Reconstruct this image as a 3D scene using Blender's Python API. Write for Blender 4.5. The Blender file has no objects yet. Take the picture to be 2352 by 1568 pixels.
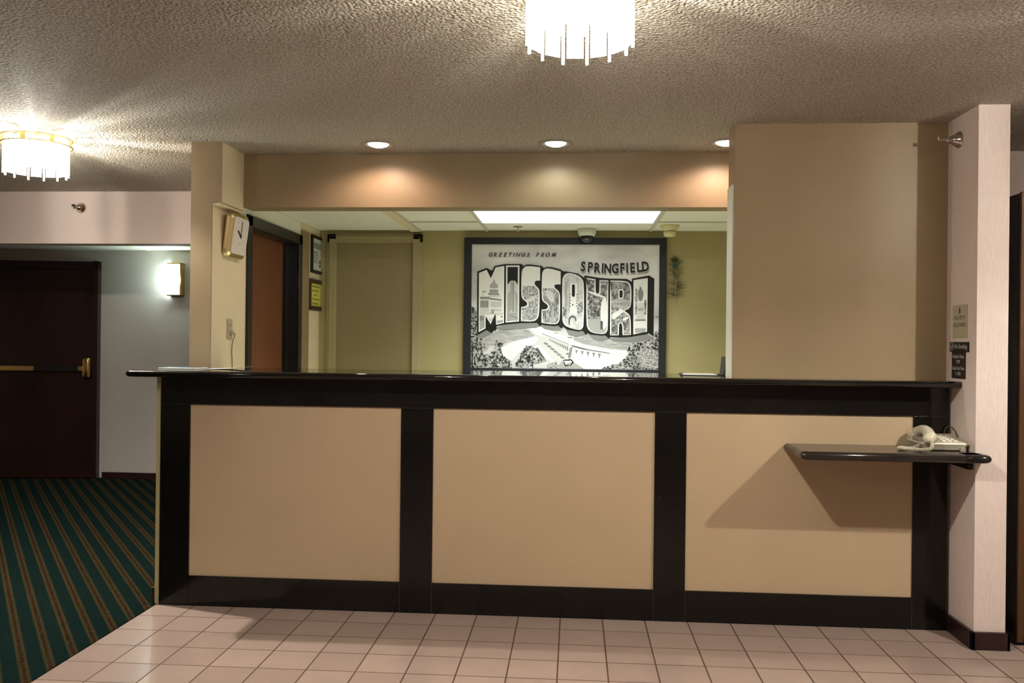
import bpy, bmesh, math, random
from mathutils import Vector, Matrix
from mathutils.geometry import tessellate_polygon
random.seed(7)
S = bpy.context.scene
COL = S.collection
PI = math.pi
sin, cos = math.sin, math.cos

# ------------------------------------------------------------------ materials
MATS = {}
def mat(name, col, rough=0.6, metal=0.0, spec=0.5, emis=None, estr=0.0, coat=0.0, trans=0.0, ior=1.45, alpha=1.0):
    m = bpy.data.materials.new(name); m.use_nodes = True
    b = m.node_tree.nodes['Principled BSDF']
    b.inputs['Base Color'].default_value = (*col, 1)
    b.inputs['Roughness'].default_value = rough
    b.inputs['Metallic'].default_value = metal
    b.inputs['Specular IOR Level'].default_value = spec
    b.inputs['Coat Weight'].default_value = coat
    b.inputs['Transmission Weight'].default_value = trans
    b.inputs['IOR'].default_value = ior
    b.inputs['Alpha'].default_value = alpha
    if emis:
        b.inputs['Emission Color'].default_value = (*emis, 1)
        b.inputs['Emission Strength'].default_value = estr
    MATS[name] = m
    return m
def N(m, t, **kw):
    n = m.node_tree.nodes.new(t)
    for k, v in kw.items(): setattr(n, k, v)
    return n
def L(m, a, b): m.node_tree.links.new(a, b)
def BS(m): return m.node_tree.nodes['Principled BSDF']
def coords(m, scale=(1, 1, 1), kind='Object', rot=(0, 0, 0), loc=(0, 0, 0)):
    tc = N(m, 'ShaderNodeTexCoord'); mp = N(m, 'ShaderNodeMapping')
    mp.inputs['Scale'].default_value = scale; mp.inputs['Rotation'].default_value = rot
    mp.inputs['Location'].default_value = loc
    L(m, tc.outputs[kind], mp.inputs['Vector'])
    return mp.outputs['Vector']
def world_pos(m):
    return N(m, 'ShaderNodeNewGeometry').outputs['Position']
def noise(m, vec, scale, detail=3, rough=0.5):
    n = N(m, 'ShaderNodeTexNoise'); n.inputs['Scale'].default_value = scale
    n.inputs['Detail'].default_value = detail; n.inputs['Roughness'].default_value = rough
    if vec is not None: L(m, vec, n.inputs['Vector'])
    return n.outputs['Fac']
def ramp(m, fac, stops, interp='LINEAR'):
    r = N(m, 'ShaderNodeValToRGB'); r.color_ramp.interpolation = interp
    e = r.color_ramp.elements
    while len(e) < len(stops): e.new(0.5)
    for el, (p, c) in zip(e, stops): el.position = p; el.color = (*c, 1)
    L(m, fac, r.inputs['Fac'])
    return r.outputs['Color']
def bump(m, h, strength, dist):
    b = N(m, 'ShaderNodeBump'); b.inputs['Strength'].default_value = strength
    b.inputs['Distance'].default_value = dist
    L(m, h, b.inputs['Height']); L(m, b.outputs['Normal'], BS(m).inputs['Normal'])
    return b
def math_(m, op, a, b=None, c=None):
    n = N(m, 'ShaderNodeMath', operation=op)
    for i, v in enumerate((a, b, c)):
        if v is None: continue
        if isinstance(v, (int, float)): n.inputs[i].default_value = v
        else: L(m, v, n.inputs[i])
    return n.outputs[0]
def scl(c, k): return tuple(min(1, x * k) for x in c)
def textured(name, col, rough, nscale=3.0, var=0.08, stretch=(1, 1, 1), bscale=None, bstr=0.1, bdist=0.002, **kw):
    """plain paint or stuff with slight mottling and a fine bump"""
    m = mat(name, col, rough, **kw)
    v = coords(m, stretch)
    c = ramp(m, noise(m, v, nscale, 4), [(0.3, scl(col, 1 - var)), (0.7, scl(col, 1 + var))])
    L(m, c, BS(m).inputs['Base Color'])
    if bscale: bump(m, noise(m, v, bscale, 2), bstr, bdist)
    return m

# popcorn ceiling
m = mat('popcorn_ceiling', (0.5, 0.44, 0.36), 0.8, spec=0.3)
v = world_pos(m)
n1 = noise(m, v, 95, 3, 0.6)
vo = N(m, 'ShaderNodeTexVoronoi', feature='SMOOTH_F1'); vo.inputs['Scale'].default_value = 74; L(m, v, vo.inputs['Vector'])
vo.inputs['Smoothness'].default_value = 0.4
h = math_(m, 'ADD', math_(m, 'MULTIPLY', n1, 1.1), math_(m, 'MULTIPLY', vo.outputs['Distance'], -0.9))
bump(m, h, 1.0, 0.022)
L(m, ramp(m, n1, [(0.34, (0.46, 0.405, 0.325)), (0.50, (0.68, 0.615, 0.505)), (0.66, (0.92, 0.85, 0.72))]), BS(m).inputs['Base Color'])  # glints and shade of the grains put into the colour

# vinyl wallpaper (pinkish lobby)
def wallpaper(name, col):
    m = mat(name, col, 0.65, spec=0.3)
    v = world_pos(m)
    mp = N(m, 'ShaderNodeMapping'); mp.inputs['Scale'].default_value = (60, 60, 6); L(m, v, mp.inputs['Vector'])
    f = noise(m, mp.outputs['Vector'], 4, 3)
    L(m, ramp(m, f, [(0.3, scl(col, 0.93)), (0.7, scl(col, 1.06))]), BS(m).inputs['Base Color'])
    bump(m, f, 0.15, 0.001)
    return m
wallpaper('pink_wallpaper', (0.79, 0.66, 0.60))
wallpaper('corridor_wallpaper', (0.56, 0.51, 0.48))
textured('tan_paint', (0.31, 0.225, 0.125), 0.45, 2.0, 0.05, bscale=180, bstr=0.06)
textured('cream_paint', (0.82, 0.71, 0.49), 0.5, 2.0, 0.04, bscale=180, bstr=0.05)
textured('olive_paint', (0.41, 0.36, 0.175), 0.5, 2.0, 0.05, bscale=180, bstr=0.05)
textured('olive_trim', (0.40, 0.34, 0.19), 0.4, 2.0, 0.04)
textured('olive_door_paint', (0.29, 0.235, 0.125), 0.4, 2.0, 0.05)
textured('office_ceiling_paint', (0.88, 0.88, 0.76), 0.7, 2.0, 0.03)
textured('ceiling_tile', (0.66, 0.64, 0.52), 0.8, 60, 0.05, bscale=200, bstr=0.2)
textured('tee_bar', (0.62, 0.61, 0.50), 0.5, 3, 0.02)
textured('counter_panel_paint', (0.515, 0.385, 0.245), 0.38, 1.6, 0.045, bscale=60, bstr=0.03, spec=0.35)
textured('counter_side_paint', (0.46, 0.40, 0.20), 0.5, 2.0, 0.05)
# black granite
m = mat('black_granite', (0.006, 0.0055, 0.005), 0.13, spec=0.42)
v = world_pos(m)
vo = N(m, 'ShaderNodeTexVoronoi'); vo.inputs['Scale'].default_value = 340; L(m, v, vo.inputs['Vector'])
L(m, ramp(m, math_(m, 'MULTIPLY', vo.outputs['Color'], noise(m, v, 40)), [(0.3, (0.005, 0.0045, 0.004)), (0.52, (0.010, 0.009, 0.007)), (0.62, (0.022, 0.02, 0.017))]), BS(m).inputs['Base Color'])
m = mat('polished_granite_top', (0.008, 0.006, 0.005), 0.04, spec=0.6)
mat('shelf_laminate', (0.022, 0.016, 0.013), 0.16, spec=0.6)
mat('granite_seam', (0.032, 0.03, 0.026), 0.6)
textured('dark_baseboard', (0.028, 0.010, 0.009), 0.35, 5, 0.15)
# wood
def wood(name, c1, c2, rough=0.35, sc=(14, 14, 1.2)):
    m = mat(name, c1, rough, spec=0.45)
    v = coords(m, sc)
    w = noise(m, v, 2.2, 6, 0.62)
    L(m, ramp(m, w, [(0.3, c1), (0.7, c2)]), BS(m).inputs['Base Color'])
    bump(m, w, 0.05, 0.001)
    return m
wood('red_brown_door', (0.145, 0.048, 0.020), (0.20, 0.072, 0.030))
wood('dark_walnut_door', (0.015, 0.005, 0.0045), (0.026, 0.009, 0.0055), 0.3)
wood('brown_cabinet', (0.065, 0.026, 0.010), (0.10, 0.042, 0.016), 0.5)
wood('dark_frame_wood', (0.035, 0.014, 0.009), (0.06, 0.026, 0.016), 0.35)
mat('black_door_frame', (0.012, 0.011, 0.013), 0.3)
mat('black_frame', (0.012, 0.014, 0.020), 0.45)
mat('near_black', (0.008, 0.007, 0.006), 0.5)
mat('brass', (0.80, 0.56, 0.20), 0.2, metal=1.0)
mat('polished_gold', (0.86, 0.74, 0.42), 0.22, metal=1.0)
mat('chrome', (0.62, 0.58, 0.54), 0.16, metal=1.0)
mat('steel_grey', (0.35, 0.34, 0.33), 0.35, metal=0.8)
mat('almond_plastic', (0.62, 0.56, 0.42), 0.35)
mat('almond_plastic_dark', (0.30, 0.26, 0.20), 0.4)
mat('white_plastic', (0.72, 0.76, 0.68), 0.35)
mat('yellowed_plastic', (0.70, 0.66, 0.33), 0.4)
mat('smoked_dome', (0.02, 0.02, 0.02), 0.06, coat=0.6)
mat('dial_face', (0.80, 0.76, 0.70), 0.3, coat=0.5)
mat('hand_black', (0.02, 0.015, 0.01), 0.4)
mat('dial_grey', (0.55, 0.50, 0.45), 0.5)
mat('paper_white', (0.75, 0.76, 0.72), 0.5)
mat('paper_grey', (0.30, 0.32, 0.33), 0.5)
mat('paper_blue', (0.34, 0.48, 0.58), 0.12, coat=0.5)
mat('yellow_paper', (0.68, 0.66, 0.10), 0.6)
mat('sign_beige', (0.50, 0.45, 0.31), 0.45)
mat('sign_black', (0.012, 0.010, 0.009), 0.35)
mat('sign_ink', (0.12, 0.09, 0.05), 0.5)
mat('sign_grey_text', (0.48, 0.46, 0.42), 0.5)
mat('trim_ring_enamel', (0.34, 0.29, 0.24), 0.5)
mat('white_cap', (0.75, 0.73, 0.68), 0.5)
mat('cord_tan', (0.34, 0.29, 0.20), 0.5)
mat('cord_dark', (0.10, 0.075, 0.05), 0.5)
mat('feather_green', (0.085, 0.075, 0.03), 0.6)
mat('feather_eye', (0.01, 0.12, 0.05), 0.35)
mat('feather_eye_dark', (0.01, 0.02, 0.06), 0.3)
mat('feather_quill', (0.45, 0.42, 0.25), 0.5)
mat('grout_line', (0.15, 0.09, 0.06), 0.8)
# glass / light parts
def glow(name, col, strength):
    m = bpy.data.materials.new(name); m.use_nodes = True
    nt = m.node_tree; nt.nodes.clear()
    e = nt.nodes.new('ShaderNodeEmission'); o = nt.nodes.new('ShaderNodeOutputMaterial')
    e.inputs['Color'].default_value = (*col, 1); e.inputs['Strength'].default_value = strength
    nt.links.new(e.outputs[0], o.inputs['Surface']); MATS[name] = m
    return m
def lampglass(name, clear, emis):
    """frosted glass lit from the bulb inside: part see-through, part translucent, faint own glow"""
    m = bpy.data.materials.new(name); m.use_nodes = True
    nt = m.node_tree; nt.nodes.clear(); n = nt.nodes.new
    t = n('ShaderNodeBsdfTransparent'); tr = n('ShaderNodeBsdfTranslucent'); g = n('ShaderNodeBsdfGlossy')
    e = n('ShaderNodeEmission'); o = n('ShaderNodeOutputMaterial')
    tr.inputs['Color'].default_value = (0.9, 0.9, 0.88, 1); g.inputs['Roughness'].default_value = 0.1
    t.inputs['Color'].default_value = (0.95, 0.95, 0.95, 1)
    e.inputs['Color'].default_value = (1, 0.95, 0.88, 1); e.inputs['Strength'].default_value = emis
    m1 = n('ShaderNodeMixShader'); m2 = n('ShaderNodeMixShader'); ad = n('ShaderNodeAddShader')
    m1.inputs[0].default_value = clear; m2.inputs[0].default_value = 0.08
    nt.links.new(tr.outputs[0], m1.inputs[1]); nt.links.new(t.outputs[0], m1.inputs[2])
    nt.links.new(m1.outputs[0], m2.inputs[1]); nt.links.new(g.outputs[0], m2.inputs[2])
    nt.links.new(m2.outputs[0], ad.inputs[0]); nt.links.new(e.outputs[0], ad.inputs[1])
    nt.links.new(ad.outputs[0], o.inputs['Surface']); MATS[name] = m
lampglass('frosted_glass', 0.55, 0.5)
lampglass('clear_glass', 0.72, 0.5)
lampglass('glass_rod', 0.25, 0.9)
glow('bulb_glow', (1.0, 0.93, 0.82), 25)
glow('warm_lamp_glow', (1.0, 0.86, 0.70), 5)
glow('neutral_lamp_glow', (1.0, 0.96, 0.85), 4)
glow('fluorescent_glow', (0.96, 1.0, 0.95), 1.9)
glow('sconce_glow', (0.80, 1.0, 0.93), 11.0)

# tile floor
T = 0.2032
m = mat('floor_tile', (0.5, 0.4, 0.34), 0.22, spec=0.5)
p = world_pos(m); sp = N(m, 'ShaderNodeSeparateXYZ'); L(m, p, sp.inputs[0])
ux = math_(m, 'DIVIDE', math_(m, 'ADD', sp.outputs[0], 0.0551 + 40 * T), T)
uy = math_(m, 'DIVIDE', math_(m, 'ADD', sp.outputs[1], 0.1709 + 60 * T), T)
fx = math_(m, 'FRACT', ux); fy = math_(m, 'FRACT', uy)
dx = math_(m, 'MINIMUM', fx, math_(m, 'SUBTRACT', 1.0, fx)); dy = math_(m, 'MINIMUM', fy, math_(m, 'SUBTRACT', 1.0, fy))
gx = math_(m, 'LESS_THAN', dx, 0.0155); gy = math_(m, 'LESS_THAN', dy, 0.0135)
g = math_(m, 'MAXIMUM', gx, gy)
cm = N(m, 'ShaderNodeCombineXYZ'); L(m, math_(m, 'FLOOR', ux), cm.inputs[0]); L(m, math_(m, 'FLOOR', uy), cm.inputs[1])
wn = N(m, 'ShaderNodeTexWhiteNoise'); L(m, cm.outputs[0], wn.inputs['Vector'])
base = ramp(m, math_(m, 'ADD', math_(m, 'MULTIPLY', wn.outputs['Value'], 0.5), math_(m, 'MULTIPLY', noise(m, p, 9, 4), 0.5)),
            [(0.15, (0.34, 0.248, 0.21)), (0.85, (0.415, 0.31, 0.26))])
mx = N(m, 'ShaderNodeMix', data_type='RGBA'); L(m, g, mx.inputs[0]); L(m, base, mx.inputs[6]); mx.inputs[7].default_value = (0.085, 0.042, 0.028, 1)
L(m, mx.outputs[2], BS(m).inputs['Base Color'])
L(m, math_(m, 'ADD', math_(m, 'MULTIPLY', g, 0.6), 0.2), BS(m).inputs['Roughness'])
hh = math_(m, 'ADD', math_(m, 'MULTIPLY', g, -1.0), math_(m, 'MULTIPLY', noise(m, p, 14, 2), 0.25))
bump(m, hh, 0.25, 0.002)
# carpet with diagonal chain stripes
m = mat('green_carpet', (0.02, 0.06, 0.05), 1.0, spec=0.0)
p = world_pos(m); sp = N(m, 'ShaderNodeSeparateXYZ'); L(m, p, sp.inputs[0])
a = math.radians(36.3)
nn = math_(m, 'ADD', math_(m, 'MULTIPLY', sp.outputs[0], cos(a)), math_(m, 'MULTIPLY', sp.outputs[1], sin(a)))
tt = math_(m, 'ADD', math_(m, 'MULTIPLY', sp.outputs[0], sin(a)), math_(m, 'MULTIPLY', sp.outputs[1], -cos(a)))
q = math_(m, 'DIVIDE', math_(m, 'ADD', nn, 2.010 + 95 * 0.095), 0.095)
fr = math_(m, 'FRACT', math_(m, 'ADD', q, 0.5))
d = math_(m, 'ABSOLUTE', math_(m, 'SUBTRACT', fr, 0.5))          # 0 on the stripe centre
tf = math_(m, 'ABSOLUTE', math_(m, 'SUBTRACT', math_(m, 'FRACT', math_(m, 'DIVIDE', tt, 0.030)), 0.5))
edge = math_(m, 'ADD', 0.105, math_(m, 'MULTIPLY', tf, 0.25))
inside = math_(m, 'LESS_THAN', d, edge)
core = math_(m, 'LESS_THAN', d, math_(m, 'SUBTRACT', edge, 0.065))
dark = math_(m, 'GREATER_THAN', noise(m, p, 150, 2), 0.52)
spk = noise(m, p, 420, 2)
def cmix(f, a_, b_):
    x = N(m, 'ShaderNodeMix', data_type='RGBA'); L(m, f, x.inputs[0])
    for i, c in ((6, a_), (7, b_)):
        if isinstance(c, tuple): x.inputs[i].default_value = (*c, 1)
        else: L(m, c, x.inputs[i])
    return x.outputs[2]
ground = ramp(m, spk, [(0.3, (0.0035, 0.008, 0.0075)), (0.7, (0.009, 0.0195, 0.0175))])
cc = cmix(dark, (0.040, 0.017, 0.010), (0.007, 0.008, 0.005))
c = cmix(inside, ground, (0.058, 0.048, 0.017)); c = cmix(core, c, cc)
L(m, c, BS(m).inputs['Base Color'])
bump(m, spk, 0.5, 0.003)

# mural inks
def ink(name, g_): return mat(name, (g_, g_ * 1.01, g_ * 0.985), 0.45, spec=0.3)
for nm, g_ in (('ink_white', 0.84), ('ink_pale', 0.62), ('ink_light', 0.40), ('ink_mid', 0.24), ('ink_dark', 0.09), ('ink_black', 0.012)): ink(nm, g_)
def noisy_ink(name, scale, stops, stretch=(1, 1, 1), detail=4, rough=0.7):
    m = mat(name, (0.5, 0.5, 0.5), 0.45, spec=0.3)
    v = coords(m, stretch)
    L(m, ramp(m, noise(m, v, scale, detail, rough), [(p_, (g_, g_, g_)) for p_, g_ in stops]), BS(m).inputs['Base Color'])
noisy_ink('ink_sky', 2.2, [(0.36, 0.46), (0.56, 0.80)], (0.8, 1, 1.5), 3, 0.5)
noisy_ink('ink_foliage', 62, [(0.42, 0.01), (0.47, 0.05), (0.50, 0.30), (0.60, 0.45), (0.64, 0.7)])
noisy_ink('ink_hill', 40, [(0.34, 0.26), (0.6, 0.5), (0.72, 0.7)], (0.25, 1, 2.2))
noisy_ink('ink_rock', 46, [(0.36, 0.02), (0.48, 0.2), (0.6, 0.45), (0.7, 0.7)])
noisy_ink('ink_trees_pale', 75, [(0.36, 0.07), (0.50, 0.38), (0.62, 0.7)])
noisy_ink('ink_stone', 60, [(0.3, 0.4), (0.55, 0.7)], (1, 1, 0.4))
noisy_ink('ink_streaks', 38, [(0.36, 0.05), (0.50, 0.3), (0.62, 0.7)], (2.5, 1, 0.5))

# ------------------------------------------------------------------ mesh builder
class MB:
    def __init__(s): s.v = []; s.f = []; s.mi = []; s.mn = []; s.sm = []
    def _m(s, name):
        if name not in s.mn: s.mn.append(name)
        return s.mn.index(name)
    def add(s, vs, fs, mname, M=None, smooth=False):
        o = len(s.v); k = s._m(mname)
        for p_ in vs:
            p_ = Vector(p_)
            if M is not None: p_ = M @ p_
            s.v.append(p_)
        for f in fs: s.f.append([i + o for i in f]); s.mi.append(k); s.sm.append(smooth)
    def box(s, x0, x1, y0, y1, z0, z1, mname, M=None, bev=0.0, seg=2):
        if x0 > x1: x0, x1 = x1, x0
        if y0 > y1: y0, y1 = y1, y0
        if z0 > z1: z0, z1 = z1, z0
        if bev <= 0:
            vs = [(x, y, z) for z in (z0, z1) for y in (y0, y1) for x in (x0, x1)]
            s.add(vs, [(0, 2, 3, 1), (4, 5, 7, 6), (0, 1, 5, 4), (2, 6, 7, 3), (0, 4, 6, 2), (1, 3, 7, 5)], mname, M)
            return
        b = bmesh.new(); bmesh.ops.create_cube(b, size=1)
        for q_ in b.verts: q_.co = Vector(((x0 + x1) / 2 + q_.co.x * (x1 - x0), (y0 + y1) / 2 + q_.co.y * (y1 - y0), (z0 + z1) / 2 + q_.co.z * (z1 - z0)))
        bmesh.ops.bevel(b, geom=b.edges[:], offset=bev, segments=seg, profile=0.5, affect='EDGES')
        b.verts.index_update()
        s.add([q_.co.copy() for q_ in b.verts], [[q_.index for q_ in f.verts] for f in b.faces], mname, M, smooth=seg > 2)
        b.free()
    def lathe(s, prof, mname, M=None, n=32, caps=True, smooth=True):
        """profile (r, z) turned about Z"""
        vs = []; fs = []
        for r, z in prof:
            for i in range(n): a_ = 2 * PI * i / n; vs.append((r * cos(a_), r * sin(a_), z))
        for j in range(len(prof) - 1):
            for i in range(n): k = (i + 1) % n; fs.append((j * n + i, j * n + k, (j + 1) * n + k, (j + 1) * n + i))
        if caps: fs.append(list(range(n))[::-1]); fs.append([(len(prof) - 1) * n + i for i in range(n)])
        s.add(vs, fs, mname, M, smooth)
    def tube(s, pts, r, mname, n=8, M=None, rr=None, closed=False):
        pts = [Vector(p_) for p_ in pts]; vs = []; fs = []; m_ = len(pts)
        up = Vector((0.123, 0.31, 1)).normalized()
        prev = None
        for i, p_ in enumerate(pts):
            t = (pts[min(i + 1, m_ - 1)] - pts[max(i - 1, 0)]).normalized()
            if prev is None: a_ = t.cross(up).normalized()
            else: a_ = (prev - t * prev.dot(t)).normalized()
            prev = a_; b_ = t.cross(a_)
            R = rr[i] if rr else r
            for k in range(n): w = 2 * PI * k / n; vs.append(p_ + (a_ * cos(w) + b_ * sin(w)) * R)
        for i in range(m_ - 1):
            for k in range(n): k2 = (k + 1) % n; fs.append((i * n + k, i * n + k2, (i + 1) * n + k2, (i + 1) * n + k))
        fs.append(list(range(n))[::-1]); fs.append([(m_ - 1) * n + k for k in range(n)])
        s.add(vs, fs, mname, M, True)
    def prism(s, poly, z0, z1, mname, M=None, smooth=False):
        """polygon in XY extruded along Z"""
        n = len(poly); vs = [(x, y, z0) for x, y in poly] + [(x, y, z1) for x, y in poly]
        fs = [(i, (i + 1) % n, n + (i + 1) % n, n + i) for i in range(n)]
        s.add(vs, fs, mname, M, smooth)
        tri = tessellate_polygon([[Vector((x, y, 0)) for x, y in poly]])
        s.add(vs, [t[::-1] for t in tri] + [tuple(n + i for i in t) for t in tri], mname, M)
    def text(s, body, size, mname, M, extrude=0.0005, offset=0.0, sx=1.0, shear=0.0, align='CENTER', space=1.0):
        cu = bpy.data.curves.new('lettering', 'FONT'); cu.body = body; cu.size = size; cu.extrude = extrude
        cu.offset = offset; cu.align_x = align; cu.align_y = 'CENTER'; cu.shear = shear; cu.resolution_u = 3; cu.space_character = space
        ob = bpy.data.objects.new('lettering', cu); COL.objects.link(ob)
        bpy.context.view_layer.update()
        me = bpy.data.meshes.new_from_object(ob.evaluated_get(bpy.context.evaluated_depsgraph_get()))
        vs = [Vector((q_.co.x * sx, q_.co.y, q_.co.z)) for q_ in me.vertices]; fs = [list(f.vertices) for f in me.polygons]
        s.add(vs, fs, mname, M)
        bpy.data.objects.remove(ob); bpy.data.curves.remove(cu); bpy.data.meshes.remove(me)
    def build(s, name, parent=None, label=None, cat=None, group=None, kind=None, origin=None):
        me = bpy.data.meshes.new(name)
        if origin is None:
            if parent is None:
                xs = [q_.x for q_ in s.v]; ys = [q_.y for q_ in s.v]; zs = [q_.z for q_ in s.v]
                origin = Vector(((min(xs) + max(xs)) / 2, (min(ys) + max(ys)) / 2, min(zs)))
            else: origin = wloc(parent)
        origin = Vector(origin)
        me.from_pydata([q_ - origin for q_ in s.v], [], s.f)
        for nme in s.mn: me.materials.append(MATS[nme])
        me.polygons.foreach_set('material_index', s.mi)
        me.polygons.foreach_set('use_smooth', s.sm)
        me.update(); me.validate()
        b = bmesh.new(); b.from_mesh(me); bmesh.ops.recalc_face_normals(b, faces=b.faces[:]) if not getattr(s, 'flat', False) else None
        b.to_mesh(me); b.free()
        o = bpy.data.objects.new(name, me); COL.objects.link(o)
        if parent is None: o.location = origin
        else:
            o.parent = parent
            o.location = origin - wloc(parent)
        tag(o, label, cat, group, kind)
        return o
def wloc(o):
    l = Vector(o.location)
    while o.parent: o = o.parent; l = l + Vector(o.location)
    return l
def tag(o, label=None, cat=None, group=None, kind=None):
    if label: o['label'] = label
    if cat: o['category'] = cat
    if group: o['group'] = group
    if kind: o['kind'] = kind
def thing(name, loc, label, cat, group=None, kind=None):
    o = bpy.data.objects.new(name, None); COL.objects.link(o); o.location = loc; o.empty_display_size = 0.05
    tag(o, label, cat, group, kind); return o
def copy_tree(o, loc=None, parent=None):
    c = o.copy(); COL.objects.link(c)
    if parent: c.parent = parent
    if loc is not None: c.location = loc
    for ch in list(o.children): copy_tree(ch, None, c)
    return c
def one(fn, *a, **k):
    b = MB(); getattr(b, fn)(*a); return b.build(**k)
def box(name, x0, x1, y0, y1, z0, z1, m_, parent=None, bev=0.0, seg=2, **k):
    b = MB(); b.box(x0, x1, y0, y1, z0, z1, m_, None, bev, seg); return b.build(name, parent, **k)
def struct(name, *a, **k): return box(name, *a, kind='structure', **k)
def frameM(o, ex, ey):
    """matrix whose local x -> ex, y -> ey, z -> ex x ey"""
    ex = Vector(ex).normalized(); ey = Vector(ey).normalized(); ez = ex.cross(ey)
    M = Matrix((ex, ey, ez)).transposed().to_4x4(); M.translation = Vector(o); return M

CZ = 2.411
# ------------------------------------------------------------------ room shell
struct('floor', -2.083, 6.0, -7.5, 4.3, -0.05, 0.0, 'floor_tile')
b = MB(); b.box(-7.5, -2.083, -7.5, 4.3, -0.05, 0.004, 'green_carpet'); b.build('floor_carpet', kind='structure')
b = MB()
b.box(-7.5, 6.0, -7.5, 0.70, CZ, CZ + 0.1, 'popcorn_ceiling')
b.box(-7.5, -2.0, 0.70, 2.0, CZ, CZ + 0.1, 'popcorn_ceiling')
b.box(1.90, 6.0, 0.70, 0.75, CZ, CZ + 0.1, 'popcorn_ceiling')
b.build('ceiling', kind='structure')
# lobby walls outside the view that close the room
struct('wall_lobby_rear', -7.6, 6.1, -7.6, -7.5, 0, CZ, 'pink_wallpaper')
struct('wall_lobby_left', -7.6, -7.5, -7.5, 4.3, 0, CZ, 'pink_wallpaper')
struct('wall_lobby_right', 6.0, 6.1, -7.5, 0.72, 0, CZ, 'pink_wallpaper')
# right recess wall, seen right of the blade
struct('wall_right_back', 1.91, 6.0, 0.715, 0.80, 0, CZ, 'pink_wallpaper')
# header over the corridor mouth
struct('wall_corridor_header', -7.5, -2.10, 1.95, 2.10, 2.028, CZ, 'pink_wallpaper')
# corridor
struct('wall_corridor_back', -7.5, -2.10, 3.80, 3.90, 0, 2.6, 'corridor_wallpaper')
b = MB(); b.box(-7.5, -2.10, 2.10, 3.80, 2.172, 2.25, 'office_ceiling_paint'); b.box(-7.5, -2.1, 2.9, 2.925, 2.166, 2.172, 'tee_bar'); b.box(-4.05, -4.025, 2.1, 3.8, 2.166, 2.172, 'tee_bar'); b.build('ceiling_corridor', kind='structure')
struct('baseboard_corridor', -4.47, -2.11, 3.775, 3.80, 0.004, 0.06, 'dark_baseboard')
# wall between lobby and office, with its thicker header above the opening; the doorway is cut out
DX = -1.98
b = MB()
b.box(-2.098, DX, 0.385, 0.95, 0, 2.08, 'tan_paint')
b.box(-2.098, DX, 0.95, 1.87, 2.03, 2.08, 'tan_paint')
b.box(-2.098, DX, 1.87, 3.80, 0, 2.08, 'tan_paint')
b.box(-2.098, -1.928, 0.385, 0.70, 2.08, CZ, 'tan_paint')
b.box(-2.098, DX, 0.70, 2.50, 2.08, CZ, 'tan_paint')
b.build('wall_left', kind='structure')
# painted faces of that wall towards the reception
b = MB(); b.box(DX, DX + 0.002, 0.390, 0.90, 0, 2.08, 'cream_paint'); b.box(-1.928, -1.926, 0.390, 0.70, 2.082, CZ, 'cream_paint')
b.box(DX, DX + 0.002, 1.925, 2.41, 0, 2.185, 'cream_paint')
b.box(DX, DX + 0.002, 0.70, 1.93, 2.085, 2.185, 'office_ceiling_paint')
b.build('wall_left_reception_face', kind='structure')
box('trim_1', -1.985, -1.935, 0.387, 0.70, 2.066, 2.082, 'cream_paint', kind='structure')
box('trim_2', DX, DX + 0.012, 1.94, 2.115, 0, 2.13, 'tan_paint', kind='structure')
# soffit
struct('wall_soffit', -1.928, 1.91, 0.70, 0.85, 2.102, CZ, 'tan_paint')
# office
struct('wall_back', -1.98, 2.6, 2.41, 2.52, 0, 2.30, 'olive_paint')
struct('wall_office_right', 2.5, 2.6, 0.80, 2.41, 0, 2.30, 'olive_paint')
b = MB()
b.box(-1.98, 2.5, 0.85, 2.41, 2.187, 2.28, 'office_ceiling_paint')
b.build('ceiling_office', kind='structure')
struct('office_bounce_floor', -1.97, 2.49, 0.60, 2.40, -0.01, 0.004, 'office_ceiling_paint')  # unseen pale floor, added to bounce light up onto the office ceiling
# suspended grid and tiles
b = MB()
for y in (1.265, 1.90): b.box(-1.18, 2.5, y - 0.012, y + 0.012, 2.179, 2.187, 'tee_bar')
for x in (-1.19, -0.675, 0.56, 1.17, 1.78): b.box(x - 0.012, x + 0.012, 0.85, 2.41, 2.178, 2.187, 'tee_bar')
b.box(-1.26, -1.195, 0.85, 2.41, 2.174, 2.187, 'cream_paint')
b.build('trim_3', kind='structure')
# pier and blade wall
struct('wall_pier', 0.770, 1.777, 0.072, 0.245, 0, CZ, 'tan_paint')
struct('wall_right', 1.777, 1.912, -0.243, 0.72, 0, CZ, 'pink_wallpaper')
box('pier_lit_strip', 0.764, 0.770, 0.10, 0.242, 0, 2.12, 'office_ceiling_paint', kind='structure')  # pale strip stands in for office light falling on the pier side
b = MB(); b.box(1.760, 1.777, -0.262, 0.0, 0, 0.078, 'dark_baseboard', bev=0.002); b.box(1.760, 1.925, -0.262, -0.243, 0, 0.078, 'dark_baseboard', bev=0.002); b.box(1.912, 1.925, -0.262, 0.715, 0, 0.078, 'dark_baseboard', bev=0.002)
b.build('baseboard_right', kind='structure')
struct('baseboard_back', -7.4, 6.0, -7.5, -7.48, 0.006, 0.08, 'dark_baseboard')

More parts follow.
